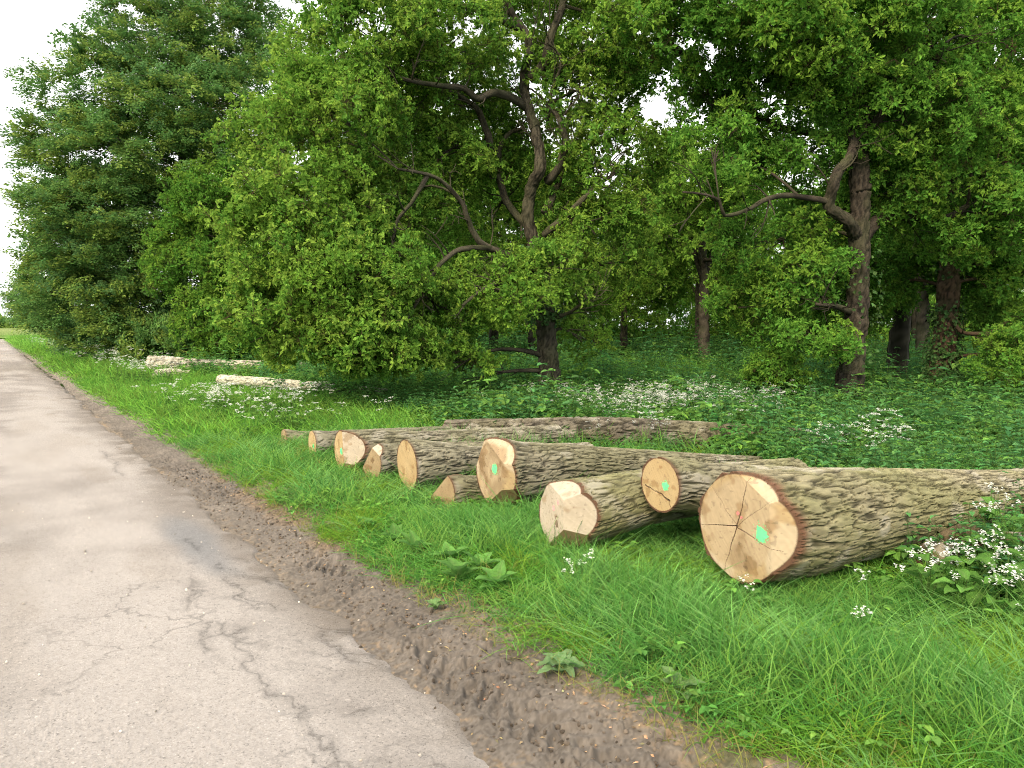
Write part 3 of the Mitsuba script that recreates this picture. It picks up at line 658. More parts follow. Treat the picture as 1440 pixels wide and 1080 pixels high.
HORN2_CROWN = [
    (-28.9, 50.0, 5.2, 1.8, 2.2, 1.3, 140), (-28.5, 49.5, 3.5, 2.0, 2.2, 1.4, 180), (-29.4, 50.0, 2.7, 1.3, 1.8, 1.0, 120),
    (-27.7, 50.5, 4.5, 2.3, 2.5, 1.9, 160), (-27.7, 49.6, 2.0, 1.6, 1.6, 1.0, 120), (-28.0, 51.0, 7.4, 2.0, 2.5, 1.7, 140),
    (-27.5, 51.5, 9.8, 1.8, 2.5, 1.6, 90),
]
HORN3_CROWN = [
    (-55.5, 90.0, 5.5, 2.3, 2.5, 1.7, 140), (-53.8, 89.0, 3.4, 1.8, 2.0, 1.5, 130), (-56.2, 90.0, 3.5, 1.3, 2.0, 1.2, 90),
    (-53.2, 90.0, 2.2, 1.7, 2.0, 1.2, 90), (-54.1, 91.0, 5.1, 2.1, 2.5, 1.8, 100),
]
SAP_CROWN = [
    (-12.5, 31.7, 6.7, 1.3, 1.3, 1.0, 140), (-11.8, 31.6, 5.7, 1.3, 1.3, 1.0, 140), (-13.5, 31.6, 5.4, 1.0, 1.1, 0.7, 90),
    (-13.1, 31.2, 4.1, 1.3, 1.2, 0.9, 130), (-11.7, 31.2, 3.7, 1.4, 1.3, 1.0, 150), (-11.9, 31.0, 2.0, 1.3, 1.3, 1.0, 130),
    (-10.9, 31.0, 1.4, 1.1, 1.2, 0.9, 110), (-10.7, 31.6, 3.4, 1.5, 1.3, 1.3, 140), (-11.1, 32.4, 7.6, 1.5, 1.3, 1.2, 110),
    (-11.3, 30.8, 0.6, 1.0, 0.9, 0.5, 60),
]


def tone(rng, n, base, var=.25, hue=.12):
    c = np.array(base) * (1 + var * rng.normal(size=(n, 1))) * (1 + hue * rng.normal(size=(n, 3)) * np.array([.8, .3, .6]))
    return np.clip(c, .004, .9)


def oak_spray(seed, base, n=76, size=.30, leaf=.086):
    """The end of an oak branch: forked twigs with rosettes of leaves at their tips."""
    rng = np.random.default_rng(seed)
    tips = unit(np.c_[rng.normal(size=(9, 2)) * .75, rng.uniform(.1, 1.1, 9)]) * rng.uniform(.5, 1.0, (9, 1)) * size
    k = rng.integers(0, 9, n)
    pos = tips[k] * rng.uniform(.72, 1.05, (n, 1)) + rng.normal(size=(n, 3)) * .018
    dirn = unit(tips[k] * 1.2 / size + rng.normal(size=(n, 3)) * .75)
    nrm = unit(rng.normal(size=(n, 3)) * .6 + [0, 0, 1])
    lv = leaves(pos, dirn, nrm, leaf * rng.uniform(.55, 1.4, n), leaf * .58 * rng.uniform(.7, 1.2, n), tone(rng, n, base, .17, .08), droop=.25)
    tw = ribbons(np.zeros((9, 3)), tips, rng.normal(size=(9, 3)), np.linalg.norm(tips, axis=1), .007, np.zeros((9, 3)), [1, .5], np.tile([[.075, .058, .036]], (9, 1)))
    return join(lv, tw)


def beech_spray(seed, base, n=64, size=.55, leaf=.105):
    """A flat feathery spray: side twigs in one plane, small leaves in two ranks, tips drooping."""
    rng = np.random.default_rng(seed)
    s = rng.uniform(0, 1, n)
    k = rng.integers(0, 8, n)
    ang = (k - 3.5) * .28
    reach = size * (1 - .06 * (k - 3.5) ** 2)
    tw = np.c_[np.sin(ang) * .9, np.zeros(n), np.cos(ang)]
    pos = tw * (s * reach)[:, None] + np.c_[np.zeros(n), .10 * size * rng.normal(size=n) - .20 * size * s ** 2, np.zeros(n)]
    sgn = rng.choice([-1, 1], n)
    dirn = unit(tw + np.c_[sgn * np.cos(ang), rng.normal(size=n) * .35 - .3, -sgn * np.sin(ang)] * .8)
    nrm = unit(np.array([0, 1, 0]) + rng.normal(size=(n, 3)) * .35)
    return leaves(pos, dirn, nrm, leaf * rng.uniform(.7, 1.25, n), leaf * .6 * rng.uniform(.8, 1.2, n), tone(rng, n, base, .2, .1))


OAK = [group(f'oak_spray_{i}', oak_spray(200 + i, b)) for i, b in enumerate([(.192, .350, .052), (.160, .318, .048), (.230, .380, .062), (.130, .285, .046)])]
OAKD = [group(f'dark_oak_spray_{i}', oak_spray(220 + i, b)) for i, b in enumerate([(.135, .295, .044), (.112, .265, .042), (.185, .340, .050)])]
BEECH = [group(f'beech_spray_{i}', beech_spray(240 + i, b)) for i, b in enumerate([(.155, .285, .078), (.130, .260, .076), (.205, .315, .072), (.140, .280, .105)])]


def tree(key, label, limbs, crown, groups, seed, bark=(.042, .037, .028), scale=1.0, dens=1.0, flat=False, crown_gap=.44, twig_r=.03, sides=9, cat='tree', grp=None, split=True, zmin=.25):
    root = number(key)
    tag(root, label, cat, grp)
    rng = np.random.default_rng(seed)
    thin, nodes = [], []
    for i, (r0, r1, pts) in enumerate(limbs):
        big = r0 > .055 and split
        hero = i < 3 and sides > 8
        p = curve(pts, .05 if hero else .16)
        n = len(p)
        s = np.linspace(0, 1, n)
        r = r0 + (r1 - r0) * s
        if i == 0:
            r = r * (1 + .55 * np.exp(-(p[:, 2] - p[0, 2]) / .35))
        else:
            p = p + (fbm(p * 2.2, 2, seed + i)[:, None] - .5) * .12 * np.sin(np.pi * s)[:, None]
        m = tube(p, r, 44 if hero else sides + 3 * big, bark, .20 if r0 > .12 else .10, seed + i)
        nodes.append(np.c_[p, r])
        if sides > 8 and i > 0:            # side twigs that fork, so that a limb runs out into fine ends
            for q in range(9):
                b = int(n * rng.uniform(.3, .99)); b = min(b, n - 2)
                ln = rng.uniform(.35, 1.1)
                d0 = unit(unit(p[b + 1] - p[b]) * .8 + rng.normal(size=3) * .75 + [0, 0, .2])
                e = p[b] + d0 * ln
                m1 = (p[b] + e) / 2 + rng.normal(size=3) * .07
                c = curve([p[b], m1, e], .12)
                thin.append(tube(c, np.linspace(min(.020, r[b] * .5), .006, len(c)), 5, bark, .1, seed, False))
                for _ in range(2):
                    e2 = m1 + unit(d0 + rng.normal(size=3) * .7) * ln * .5
                    thin.append(tube(curve([m1, (m1 + e2) / 2 + rng.normal(size=3) * .03, e2], .15), .006, 4, bark, 0, seed, False))
        if i == 0:
            put(root + '__trunk', m[0], m[1], 'rough', m[2], sm=True)
        elif big:
            k = root + '__limb'
            j = 0
            while k in scene:
                j += 1; k = f'{root}__limb_{j:03d}'
            put(k, m[0], m[1], 'rough', m[2], sm=True)
        else:
            thin.append(m)
    node = np.vstack(nodes)
    allp, allax = [], []
    for (cx, cy, cz, rx, ry, rz, cnt) in crown:
        c, R = np.array([cx, cy, cz]), np.array([rx, ry, rz])
        # a limb from the nearest lower node, then twigs to the rim
        d = np.linalg.norm((node[:, :3] - c) * [1, 1, 1.0], axis=1) + np.where(node[:, 2] > cz + .3, 3, 0) * 1.0
        b = node[np.argmin(d)]
        mid = (b[:3] + c) / 2 + np.array([0, 0, .12 * np.linalg.norm(c - b[:3])]) + rng.normal(size=3) * .12
        p = curve([b[:3], mid, c], .3)
        thin.append(tube(p, np.linspace(min(b[3] * .6, twig_r * 1.7), twig_r * .5, len(p)), 5, bark, .1, seed, False))
        for q in range(5):
            e = c + unit(rng.normal(size=3) + [0, 0, .35]) * R * .95
            p = curve([p[-2 - q % 2] if len(p) > 3 else c, (c + e) / 2 + rng.normal(size=3) * .12 * R, e], .35)
            thin.append(tube(p, np.linspace(twig_r * .45, twig_r * .15, len(p)), 4, bark, 0, seed, False))
            p = curve([b[:3], mid, c], .3)
        n = int(cnt * dens)
        u = unit(rng.normal(size=(n * 3, 3)) + [0, 0, .12])
        rad = rng.uniform(.35, 1.0, n * 3) ** .55 * rng.uniform(.85, 1.15, n * 3)
        pos = c + u * R * rad[:, None]
        # an uneven outline: the rim swells and shrinks with direction, and clumps stand apart
        rim = .62 + .95 * fbm(u * 1.9 + c, 3, seed + 31)
        pos = c + u * R * (rad * rim)[:, None]
        gap = fbm(pos * (1.6 if not flat else .9) / max(scale, .8), 3, seed + 77)
        keep = (gap > crown_gap + .03) & (pos[:, 2] > zmin + .35 * (fbm(pos * .7, 2, seed + 3) - .5))
        pos, u = pos[keep][:n], u[keep][:n]
        allp.append(pos); allax.append(u)
        for _ in range(max(2, cnt // 36)):                     # shoots that stand out beyond the rim
            d0 = unit(rng.normal(size=3) + [0, 0, .25])
            k = np.linspace(.8, rng.uniform(1.15, 1.5), 5)[:, None]
            sh = c + d0 * R * k + rng.normal(size=(5, 3)) * .05 - np.array([0, 0, .10]) * (k - .8) ** 2
            sh = sh[sh[:, 2] > zmin + .05]
            allp.append(sh); allax.append(np.tile(d0, (len(sh), 1)))
            thin.append(tube(np.vstack([c + d0 * R * .6, c + d0 * R * k[-1]]), [.010 * scale, .004 * scale], 4, bark, 0, seed, False))
    if thin:
        m = join(*thin)
        put(root + '__branches', m[0], m[1], 'rough', m[2], sm=True, kind='stuff')
    pos, u = np.vstack(allp), np.vstack(allax)
    n = len(pos)
    if flat:          # layered: the spray's axis points outward and a little down, its plane near level
        ax = unit(u * [1, 1, .25] + rng.normal(size=(n, 3)) * .25 + [0, 0, .12])
        up = unit(np.array([0, 0, 1]) + rng.normal(size=(n, 3)) * .25)
        x = unit(np.cross(up, ax)); y = np.cross(ax, x)
        sc = (scale * rng.uniform(.75, 1.3, n))[:, None]
        M = np.zeros((n, 4, 4)); M[:, 3, 3] = 1
        M[:, :3, 0], M[:, :3, 1], M[:, :3, 2] = x * sc, y * sc, ax * sc
    else:
        M = spin(rng, n, u * .8 + [0, 0, .45] + rng.normal(size=(n, 3)) * .35, scale * rng.uniform(.62, 1.4, n))
    M[:, :3, 3] = pos
    lab = np.floor(fbm(pos * .9, 2, seed + 5) * 1.6 * len(groups) - .3 * len(groups) + rng.uniform(-.8, .8, n)).astype(int) % len(groups)
    scatter(root + '__crown', groups, M, lab)
    labels[root + '__crown'] = {'kind': 'stuff'}
    return root


tree('oak_tree', 'big light green oak with twisting bare limbs and a dark ivy clad trunk', T1_LIMBS, T1_CROWN, OAK, 1, zmin=.85, dens=.82, crown_gap=.465, twig_r=.04, bark=(.050, .045, .033), sides=9)
tree('oak_tree', 'dark green oak with a thick straight trunk and a crooked level limb reaching left', T2_LIMBS, T2_CROWN, OAKD, 2, zmin=.8, dens=.68, crown_gap=.475, bark=(.036, .030, .023), sides=9)
tree('oak_tree', 'dark oak at the right edge whose leaning trunk is wrapped in ivy', T3_LIMBS, T3_CROWN, OAKD, 3, zmin=.7, dens=.68, crown_gap=.46, bark=(.075, .048, .032), sides=9)
tree('beech_tree', 'large dark blue green beech overhanging the lane, branches down to the ground',
     [(.42, .25, [(-15.6, 36.5, -.1), (-15.5, 36.4, 4), (-15.3, 36.3, 8)]), (.25, .08, [(-15.3, 36.3, 8), (-15.0, 36.5, 12), (-14.6, 36.5, 16)])], HORN_CROWN, BEECH, 4, scale=1.25, dens=1.15, flat=True, crown_gap=.40, twig_r=.05, sides=8, bark=(.10, .09, .075))
tree('beech_tree', 'second beech farther along the lane behind the large dark beech',
     [(.3, .15, [(-27.5, 50.5, -.1), (-27.6, 50.4, 4), (-28, 50.5, 8)])], HORN2_CROWN, BEECH, 5, scale=1.5, dens=1.1, flat=True, crown_gap=.38, twig_r=.05, sides=6)
tree('hedgerow_tree', 'small rounded tree farthest down the lane at the left end of the wood',
     [(.3, .15, [(-54, 90.5, -.1), (-54.2, 90.4, 3), (-54.5, 90.5, 5)])], HORN3_CROWN, BEECH, 6, scale=1.9, dens=1.0, flat=True, crown_gap=.36, twig_r=.06, sides=6)
tree('young_oak', 'young light green oak standing in front of the dark beech',
     [(.14, .08, [(-11.8, 32.3, -.1), (-11.9, 32.2, 2.5), (-11.8, 32, 5)]), (.08, .03, [(-11.8, 32, 5), (-11.6, 32.1, 7.5)])], SAP_CROWN, OAKD + OAK[3:], 7, scale=1.15, dens=1.1, sides=8)

# trees of the wood behind, each with its own trunk
BACK = [   # x, y, trunk radius, height, crown radius, dark?, label
    (6.0, 41.8, .22, 9.5, 3.8, 0, 'slim trunked oak deep in the wood, just right of the ivy clad oak'),
    (9.3, 37.5, .30, 10, 3.9, 0, 'ivy dark trunked oak in the middle of the wood beyond the white flowers'),
    (13.3, 41.8, .22, 9.5, 3.8, 1, 'thin dark trunk in the wood left of the thick straight oak'),
    (18.2, 47.4, .24, 10, 4, 1, 'pale trunked tree far back in the wood beside the thick straight oak'),
    (11.2, 22.5, .30, 9.5, 3.0, 1, 'brown trunked oak close behind the thick straight oak'),
    (-4.5, 33.0, .28, 12, 4.4, 1, 'shaded oak behind the left side of the big light green oak'),
    (-1.0, 42.0, .28, 13, 4.6, 1, 'tall shaded tree behind the big light green oak'),
    (1.0, 36.0, .2, 9, 3.2, 0, 'smaller leafy tree right behind the ivy clad oak'),
    (17.0, 32.0, .3, 12, 4.6, 1, 'oak behind the ivy wrapped tree at the right edge'),
    (23.0, 33.0, .3, 12, 4.6, 1, 'outermost oak at the right end of the wood'),
    (24.0, 46.0, .3, 11, 4.6, 0, 'tall oak far back at the right side of the wood'),
    (13.0, 54.0, .3, 10, 4.6, 0, 'sunlit green tree at the back of the wood in the middle'),
    (5.0, 56.0, .3, 10, 4.6, 0, 'sunlit green tree at the back of the wood right of the ivy clad oak'),
    (-8.0, 46.0, .3, 13, 4.8, 1, 'dark tree between the large beech and the big oak'),
]
rb = np.random.default_rng(77)
for i, (x, y, tr, h, cr, dark, lab) in enumerate(BACK):
    lean = rb.normal(size=2) * .4
    top = np.array([x + lean[0], y + lean[1], h * .62])
    limbs = [(tr, tr * .6, [(x, y, -.1), (x + lean[0] * .3, y + lean[1] * .3, h * .3), tuple(top)])]
    crown = []
    for k in range(13):
        a = rb.uniform(0, 2 * np.pi); z = rb.uniform(.27, 1.0)
        rr = cr * (1.05 - .62 * abs(z - .45)) * rb.uniform(.4, .95)
        c = (x + math.cos(a) * rr, y + math.sin(a) * rr, h * z)
        crown.append((*c, cr * rb.uniform(.3, .45), cr * rb.uniform(.3, .42), cr * rb.uniform(.20, .30), 54))
        if k < 6:
            b = np.array([x, y, 0]) + (top - [x, y, 0]) * rb.uniform(.45, 1)
            limbs.append((tr * .38, tr * .12, [tuple(b), tuple((b + c) / 2 + [0, 0, rb.uniform(-.2, .6)]), c]))
    tree('wood_tree', lab, limbs, crown, OAKD[:2] + OAK[1:2] if dark else OAK[:2] + OAKD[2:], 300 + i, scale=1.75, dens=1.0, crown_gap=.40, twig_r=.04, sides=7, split=False)

# the far side of the wood, which reads as one mass
rw = np.random.default_rng(9)
n = 4800
x = rw.uniform(-30, 66, n); y = 62 + rw.uniform(0, 9, n) + .004 * (x - 10) ** 2
top = 3.5 + 6.0 * fbm(np.c_[x * .22, 0 * x, 0 * x], 3, 4)
z = top * rw.uniform(.02, 1, n) ** 1.5
M = spin(rw, n, rw.normal(size=(n, 3)) * .6 + [0, -.5, .6], 3.0 * rw.uniform(.7, 1.3, n)); M[:, :3, 3] = np.c_[x, y, z]
scatter('far_wood', OAKD + OAK[1:2], M, rw.integers(0, 4, n))
tag('far_wood', 'dense leafy back of the wood closing off the view between the trunks', 'woodland', kind='stuff')
n = 900
x = -rw.uniform(170, 560, n); y = 520 + .1 * x + rw.uniform(0, 30, n)
M = spin(rw, n, rw.normal(size=(n, 3)) * .6 + [0, -.3, .7], 13 * rw.uniform(.7, 1.3, n))
M[:, :3, 3] = np.c_[x, y, (4 + 7 * fbm(np.c_[x * .03, 0 * x, 0 * x], 3, 4)) * rw.uniform(.1, 1, n)]
scatter('far_tree_line', BEECH, M, rw.integers(0, 4, n))
tag('far_tree_line', 'hazy line of trees on the horizon beyond the field where the lane ends', 'tree line', kind='stuff')


# ------------------------------------------------------------------ ivy and undergrowth
def ivy(label, pts, r0, r1, n, seed, ztop):
    rng = np.random.default_rng(seed)
    p = curve(pts, .1)
    k = rng.integers(0, len(p) - 1, n)
    z = p[k, 2]
    keep = rng.random(n) < smooth(ztop + 1, ztop - 1, z) * smooth(.25, .5, fbm(np.c_[z * 1.5, k * 0, k * 0], 2, seed))
    k = k[keep]; n = len(k)
    a = rng.uniform(0, 2 * np.pi, n)
    rad = np.interp(p[k, 2], [p[0, 2], p[-1, 2]], [r0, r1]) + rng.uniform(.01, .14, n)
    out = np.c_[np.cos(a), np.sin(a), np.zeros(n)]
    pos = p[k] + out * rad[:, None] + rng.normal(size=(n, 3)) * .03
    v, f, c = leaves(pos, out * .5 + [0, 0, -.8] + rng.normal(size=(n, 3)) * .4, out + rng.normal(size=(n, 3)) * .3, rng.uniform(.06, .11, n), rng.uniform(.06, .10, n), tone(rng, n, (.075, .150, .050), .35))
    key = number('ivy')
    put(key, v, f, 'leaf', c)
    tag(key, label, 'ivy', kind='stuff')


ivy('dark ivy covering the trunk of the big light green oak', T1_LIMBS[0][2], .34, .22, 2600, 1, 3.4)
ivy('dark glossy ivy wrapped round the leaning trunk at the right edge', T3_LIMBS[0][2], .28, .24, 3200, 2, 5.5)
ivy('thin ivy on the left flank of the thick straight oak trunk', T2_LIMBS[0][2], .40, .30, 900, 3, 2.8)


def bush(label, c, R, n, groups, seed, scale=1.0, key='bush'):
    root = number(key)
    rng = np.random.default_rng(seed)
    u = unit(rng.normal(size=(n, 3)) + [0, 0, .4])
    pos = np.array(c) + u * R * (rng.uniform(.2, 1, (n, 1)) ** .5)
    pos = pos[(fbm(pos * 2.2, 2, seed) > .4) & (pos[:, 2] > .05)]
    M = spin(rng, len(pos), u[:len(pos)] + [0, 0, .6], scale * rng.uniform(.7, 1.2, len(pos))); M[:, :3, 3] = pos
    scatter(root, groups, M, rng.integers(0, len(groups), len(pos)))
    tag(root, label, 'bush', kind='stuff')


def nettle(seed, base, stems=5, h=.42, leaf=.085):
    rng = np.random.default_rng(seed)
    parts = []
    for _ in range(stems):
        foot = np.r_[rng.normal(size=2) * .12, 0]
        ax = unit(np.r_[rng.normal(size=2) * .25, 1])
        hh = h * rng.uniform(.6, 1.15)
        k = 10
        s = np.repeat(np.linspace(.25, 1, k // 2), 2)
        pos = foot + ax * (s * hh)[:, None]
        a = np.arange(k) * np.pi + np.repeat(np.arange(k // 2), 2) * np.pi / 2 + rng.uniform(0, 6)
        d = np.c_[np.cos(a), np.sin(a), rng.uniform(-.1, .5, k)]
        L = leaf * (1.25 - .6 * s) * rng.uniform(.8, 1.2, k)
        parts.append(leaves4(pos, d, np.tile([[0, 0, 1.0]], (k, 1)), L, L * .62, tone(rng, k, base, .22), droop=.3))
        parts.append(ribbons(foot[None], ax[None], np.array([[1.0, .2, 0]]), hh, .006, np.zeros((1, 3)), [1, .6], np.array([[.06, .10, .03]])))
    return join(*parts)


def ground_elder(seed, base, n=12, h=.26, leaf=.075):
    """Stalks that each hold three or five leaflets out flat."""
    rng = np.random.default_rng(seed)
    foot = np.c_[rng.normal(size=(n, 2)) * .12, np.zeros(n)]
    ax = unit(np.c_[rng.normal(size=(n, 2)) * .45, np.ones(n)])
    tip = foot + ax * (h * rng.uniform(.5, 1.2, n))[:, None]
    parts = []
    for q in (-1.15, -.1, 1.0):
        a = np.arctan2(ax[:, 1], ax[:, 0]) + q
        d = np.c_[np.cos(a), np.sin(a), rng.uniform(-.25, .2, n)]
        L = leaf * rng.uniform(.8, 1.3, n)
        parts.append(leaves4(tip, d, np.tile([[0, 0, 1.0]], (n, 1)) + rng.normal(size=(n, 3)) * .2, L, L * .66, tone(rng, n, base, .22), .15, .2))
    parts.append(ribbons(foot, tip - foot, rng.normal(size=(n, 3)), np.linalg.norm(tip - foot, axis=1), .005, np.zeros((n, 3)), [1, .6], np.tile([[.07, .11, .03]], (n, 1))))
    return join(*parts)


HERB = [group(f'nettle_clump_{i}', nettle(400 + i, b)) for i, b in enumerate([(.105, .255, .062), (.130, .290, .066), (.085, .225, .070)])] + \
       [group(f'elder_clump_{i}', ground_elder(410 + i, b)) for i, b in enumerate([(.150, .315, .062), (.115, .265, .058)])]


def blades(seed, base, n, h, w, rad, lean=.35, seg=(1, .9, .62, .06)):
    rng = np.random.default_rng(seed)
    a = rng.uniform(0, 2 * np.pi, n)
    r = rad * np.sqrt(rng.random(n))
    pos = np.c_[np.cos(a) * r, np.sin(a) * r, np.full(n, -.01)]
    d = unit(np.c_[rng.normal(size=(n, 2)) * lean, np.ones(n)])
    L = h * rng.uniform(.45, 1.2, n)
    b = unit(np.c_[d[:, :2] + rng.normal(size=(n, 2)) * .35, np.zeros(n)]) * (rng.uniform(.1, .75, n))[:, None] - np.array([0, 0, 1]) * (rng.uniform(.05, .5, n))[:, None]
    nrm = np.c_[rng.normal(size=(n, 2)), np.zeros(n)]
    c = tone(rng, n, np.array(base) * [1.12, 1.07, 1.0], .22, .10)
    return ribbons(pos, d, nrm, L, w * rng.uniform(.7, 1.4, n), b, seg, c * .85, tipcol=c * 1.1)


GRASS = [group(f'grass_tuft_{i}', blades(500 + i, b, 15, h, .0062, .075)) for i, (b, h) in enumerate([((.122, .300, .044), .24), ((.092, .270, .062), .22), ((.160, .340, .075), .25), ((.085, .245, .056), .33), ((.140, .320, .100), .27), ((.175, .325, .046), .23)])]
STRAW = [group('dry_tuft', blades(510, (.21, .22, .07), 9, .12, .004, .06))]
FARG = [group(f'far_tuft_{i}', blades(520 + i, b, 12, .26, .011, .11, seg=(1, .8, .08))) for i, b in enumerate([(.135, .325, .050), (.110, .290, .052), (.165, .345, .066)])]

rg = np.random.default_rng(33)


def top_z(x, y):
    s, d = sd(x, y)
    return np.where((d > -.5) & (d < 1.15) & (s < 134), np.maximum(ground_z(x, y), mud_z(s, d)), ground_z(x, y))


def sown(n, s0, s1, d0, d1, margin=1.6, far=None):
    s, d = rg.uniform(s0, s1, n), rg.uniform(d0, d1, n)
    x, y = xy(s, d)
    ok = (np.abs(x) < y * .70 + margin) & (y > 1.2)
    if far:
        ok &= (y >= far[0]) & (y < far[1])
    x, y = x[ok], y[ok]
    return np.c_[x, y, top_z(x, y)]


def edge_of(x, y):
    s, d = sd(x, y)
    return d - (.33 + .15 * smooth(4.6, 3, s) - .08 * smooth(4.6, 6.5, s) - .07 * smooth(9, 16, s) + .22 * (fbm(np.c_[s * 1.6, 0 * s, 0 * s], 3, 12) - .5) - .15 * smooth(15, 30, s))


def herb_part(x, y):
    """Where nettles and ground elder take over from the grass: 0 on the verge, 1 in the wood."""
    s, d = sd(x, y)
    glade = np.exp(-np.square((x - 6.2) / 4.0) - np.square((y - 26) / 9))
    return (1 - .8 * glade) * smooth(2.5, 3.3, d) * smooth(2.0, 3.6, d + 1.3 * (fbm(np.c_[x * .6, y * .6, 0 * x], 3, 19) - .5) + .5 * smooth(14, 30, s) - 1.8 * smooth(6, 16, s))


def grass_field(n, s0, s1, d0, d1, far, groups, scale, in_wood=.15):
    p = sown(n, s0, s1, d0, d1, far=far)
    e = edge_of(p[:, 0], p[:, 1])
    p = p[(rg.random(len(p)) < smooth(-.06, .14, e)) & (rg.random(len(p)) < 1 - (1 - in_wood) * herb_part(p[:, 0], p[:, 1]))]
    e = edge_of(p[:, 0], p[:, 1])
    lush = .45 + .72 * smooth(.0, .75, e) * (.55 + .9 * fbm(p * np.array([.9, .9, 0]), 3, 6))
    s_, d_ = sd(p[:, 0], p[:, 1])
    lush *= 1 - .42 * smooth(6.2, 7, s_) * smooth(13, 12, s_) * smooth(.9, 1.1, d_) * smooth(2.2, 1.8, d_)
    lush *= 1 - .5 * smooth(2.7, 3.2, s_) * smooth(6.2, 5.8, s_) * smooth(1.35, 1.75, d_) * smooth(3.4, 2.9, d_)   # trodden before the row's small logs
    M = upright(rg, p, scale * rg.uniform(.8, 1.25, len(p)), .16, lush)
    w = np.floor(fbm(p * np.array([.8, .8, 0]), 2, 8) * 1.8 * len(groups) - .4 * len(groups) + rg.uniform(-.9, .9, len(p))).astype(int) % len(groups)
    scatter('grass', groups, M, w)


grass_field(21000, -.6, 9, .3, 7, (1.2, 6.5), GRASS, 1.0)
grass_field(10000, 3, 14, .3, 9, (6.5, 11), GRASS, 1.15)
grass_field(16000, 6, 34, .2, 14, (11, 24), FARG, 1.15, .25)
grass_field(9000, 18, 60, .1, 36, (24, 60), FARG, 1.9, .5)
grass_field(2600, 50, 140, .0, 9, (50, 140), FARG, 3.4, .9)
p = sown(1800, 0, 12, .25, 1.6, far=(1.2, 12))
p[:, 2] += .05 * smooth(.1, .4, edge_of(p[:, 0], p[:, 1]))
p = p[(np.abs(edge_of(p[:, 0], p[:, 1])) < .12) | (np.arange(len(p)) % 4 == 0)]
scatter('grass', STRAW, upright(rg, p, rg.uniform(.6, 1.2, len(p)), .35), np.zeros(len(p), int))
tag('grass', 'lush bright green grass of the verge between the muddy lane edge and the logs', 'grass', kind='stuff')


def herbs(n, s0, s1, d0, d1, far, scale):
    p = sown(n, s0, s1, d0, d1, far=far)
    hp = herb_part(p[:, 0], p[:, 1])
    keep = rg.random(len(p)) < np.where(edge_of(p[:, 0], p[:, 1]) > .05, .10 + .16 * smooth(.5, .7, fbm(p * np.array([.8, .8, 0]), 3, 91)), 0) + .88 * hp
    p, hp = p[keep], hp[keep]
    low = .68 + .32 * smooth(.1, .6, hp)
    tall = .45 + 1.15 * fbm(p * np.array([.55, .55, 0]), 3, 71)
    bare = (p[:, 1] < 11.3) & (p[:, 0] > -2.5) & (p[:, 0] < 2.9) & (p[:, 1] > 7.2)
    tall = tall * np.where((rg.random(len(p)) < .08) & (p[:, 1] > 8), 1.55, 1)
    tall = np.where(p[:, 1] < 7, np.minimum(tall, .95), tall)
    low = low * np.where(bare, .45, tall)
    M = upright(rg, p, low * scale * rg.uniform(.75, 1.25, len(p)), .15)
    w = np.floor(fbm(p * np.array([.7, .7, 0]), 2, 28) * 9 - 2 + rg.uniform(-1.2, 1.2, len(p))).astype(int) % 5
    w = np.where(hp < .3, 3 + w % 2, w)
    scatter('undergrowth', HERB, M, w)


herbs(5200, -1, 9, .4, 12, (2, 9), .85)
herbs(6500, 2, 22, 1.6, 18, (9, 18), 1.05)
herbs(5000, 4, 40, 2, 30, (18, 32), 1.5)
herbs(2600, 10, 60, 3, 44, (32, 62), 2.2)
tag('undergrowth', 'knee high nettles and leafy ground plants filling the wood floor behind the logs', 'undergrowth', kind='stuff')
bush('dark round bush at the foot of the thick straight oak, left of its trunk', (5.7, 16.6, .55), (.75, .7, .6), 150, OAKD, 61, .8)
bush('leafy green bush at the right edge below the ivy wrapped tree', (11.2, 16.5, .8), (1.3, 1.2, .9), 240, OAKD, 62, .9)
bush('shaded shrub under the beech, left end of the pale fallen trunk', (-14.8, 33.2, .9), (1.8, 1.4, 1.1), 220, BEECH, 64, 1.2)


# ------------------------------------------------------------------ white flowers
def florets(rng, c, n, rad, size, nrm_up=1.0, col=(.80, .82, .78)):
    """A flat head of small white florets about c."""
    a = rng.uniform(0, 2 * np.pi, n); r = rad * np.sqrt(rng.random(n))
    pos = c + np.c_[np.cos(a) * r, np.sin(a) * r, -.25 * r ** 2 / max(rad, 1e-6) + rng.normal(size=n) * .006]
    q = rng.uniform(0, 2 * np.pi, n)
    d = np.c_[np.cos(q), np.sin(q), rng.normal(size=n) * .25]
    L = size * rng.uniform(.7, 1.25, n)
    return leaves(pos - d * L[:, None] / 2, d, np.tile([[0, 0, 1.0]], (n, 1)) + rng.normal(size=(n, 3)) * .25, L, L * .95, tone(rng, n, col, .05, .02), .08)


def parsley(seed, umbels=6, h=.75, size=.020):
    rng = np.random.default_rng(seed)
    parts = []
    for _ in range(umbels):
        foot = np.r_[rng.normal(size=2) * .05, 0]
        top = np.r_[rng.normal(size=2) * .20, h * rng.uniform(.7, 1.1)]
        parts.append(ribbons(foot[None], (top - foot)[None], np.array([[.3, 1.0, 0]]), np.linalg.norm(top - foot), .007, np.zeros((1, 3)), [1, .5], np.array([[.09, .17, .05]])))
        for _ in range(rng.integers(3, 6)):
            parts.append(florets(rng, top + np.r_[rng.normal(size=2) * .05, rng.normal() * .012], 9, .028, size))
    n = 16
    pos = np.c_[rng.normal(size=(n, 2)) * .10, rng.uniform(.1, .5, n) * h]
    parts.append(leaves(pos, rng.normal(size=(n, 3)) * [1, 1, .3], np.tile([[0, 0, 1.0]], (n, 1)), .12, .05, tone(rng, n, (.075, .17, .035))))
    return join(*parts)


PARS = [group(f'parsley_{i}', parsley(600 + i)) for i in range(3)]
PARSF = [group(f'far_parsley_{i}', parsley(610 + i, 4, .8, .020)) for i in range(2)]
rf = np.random.default_rng(55)


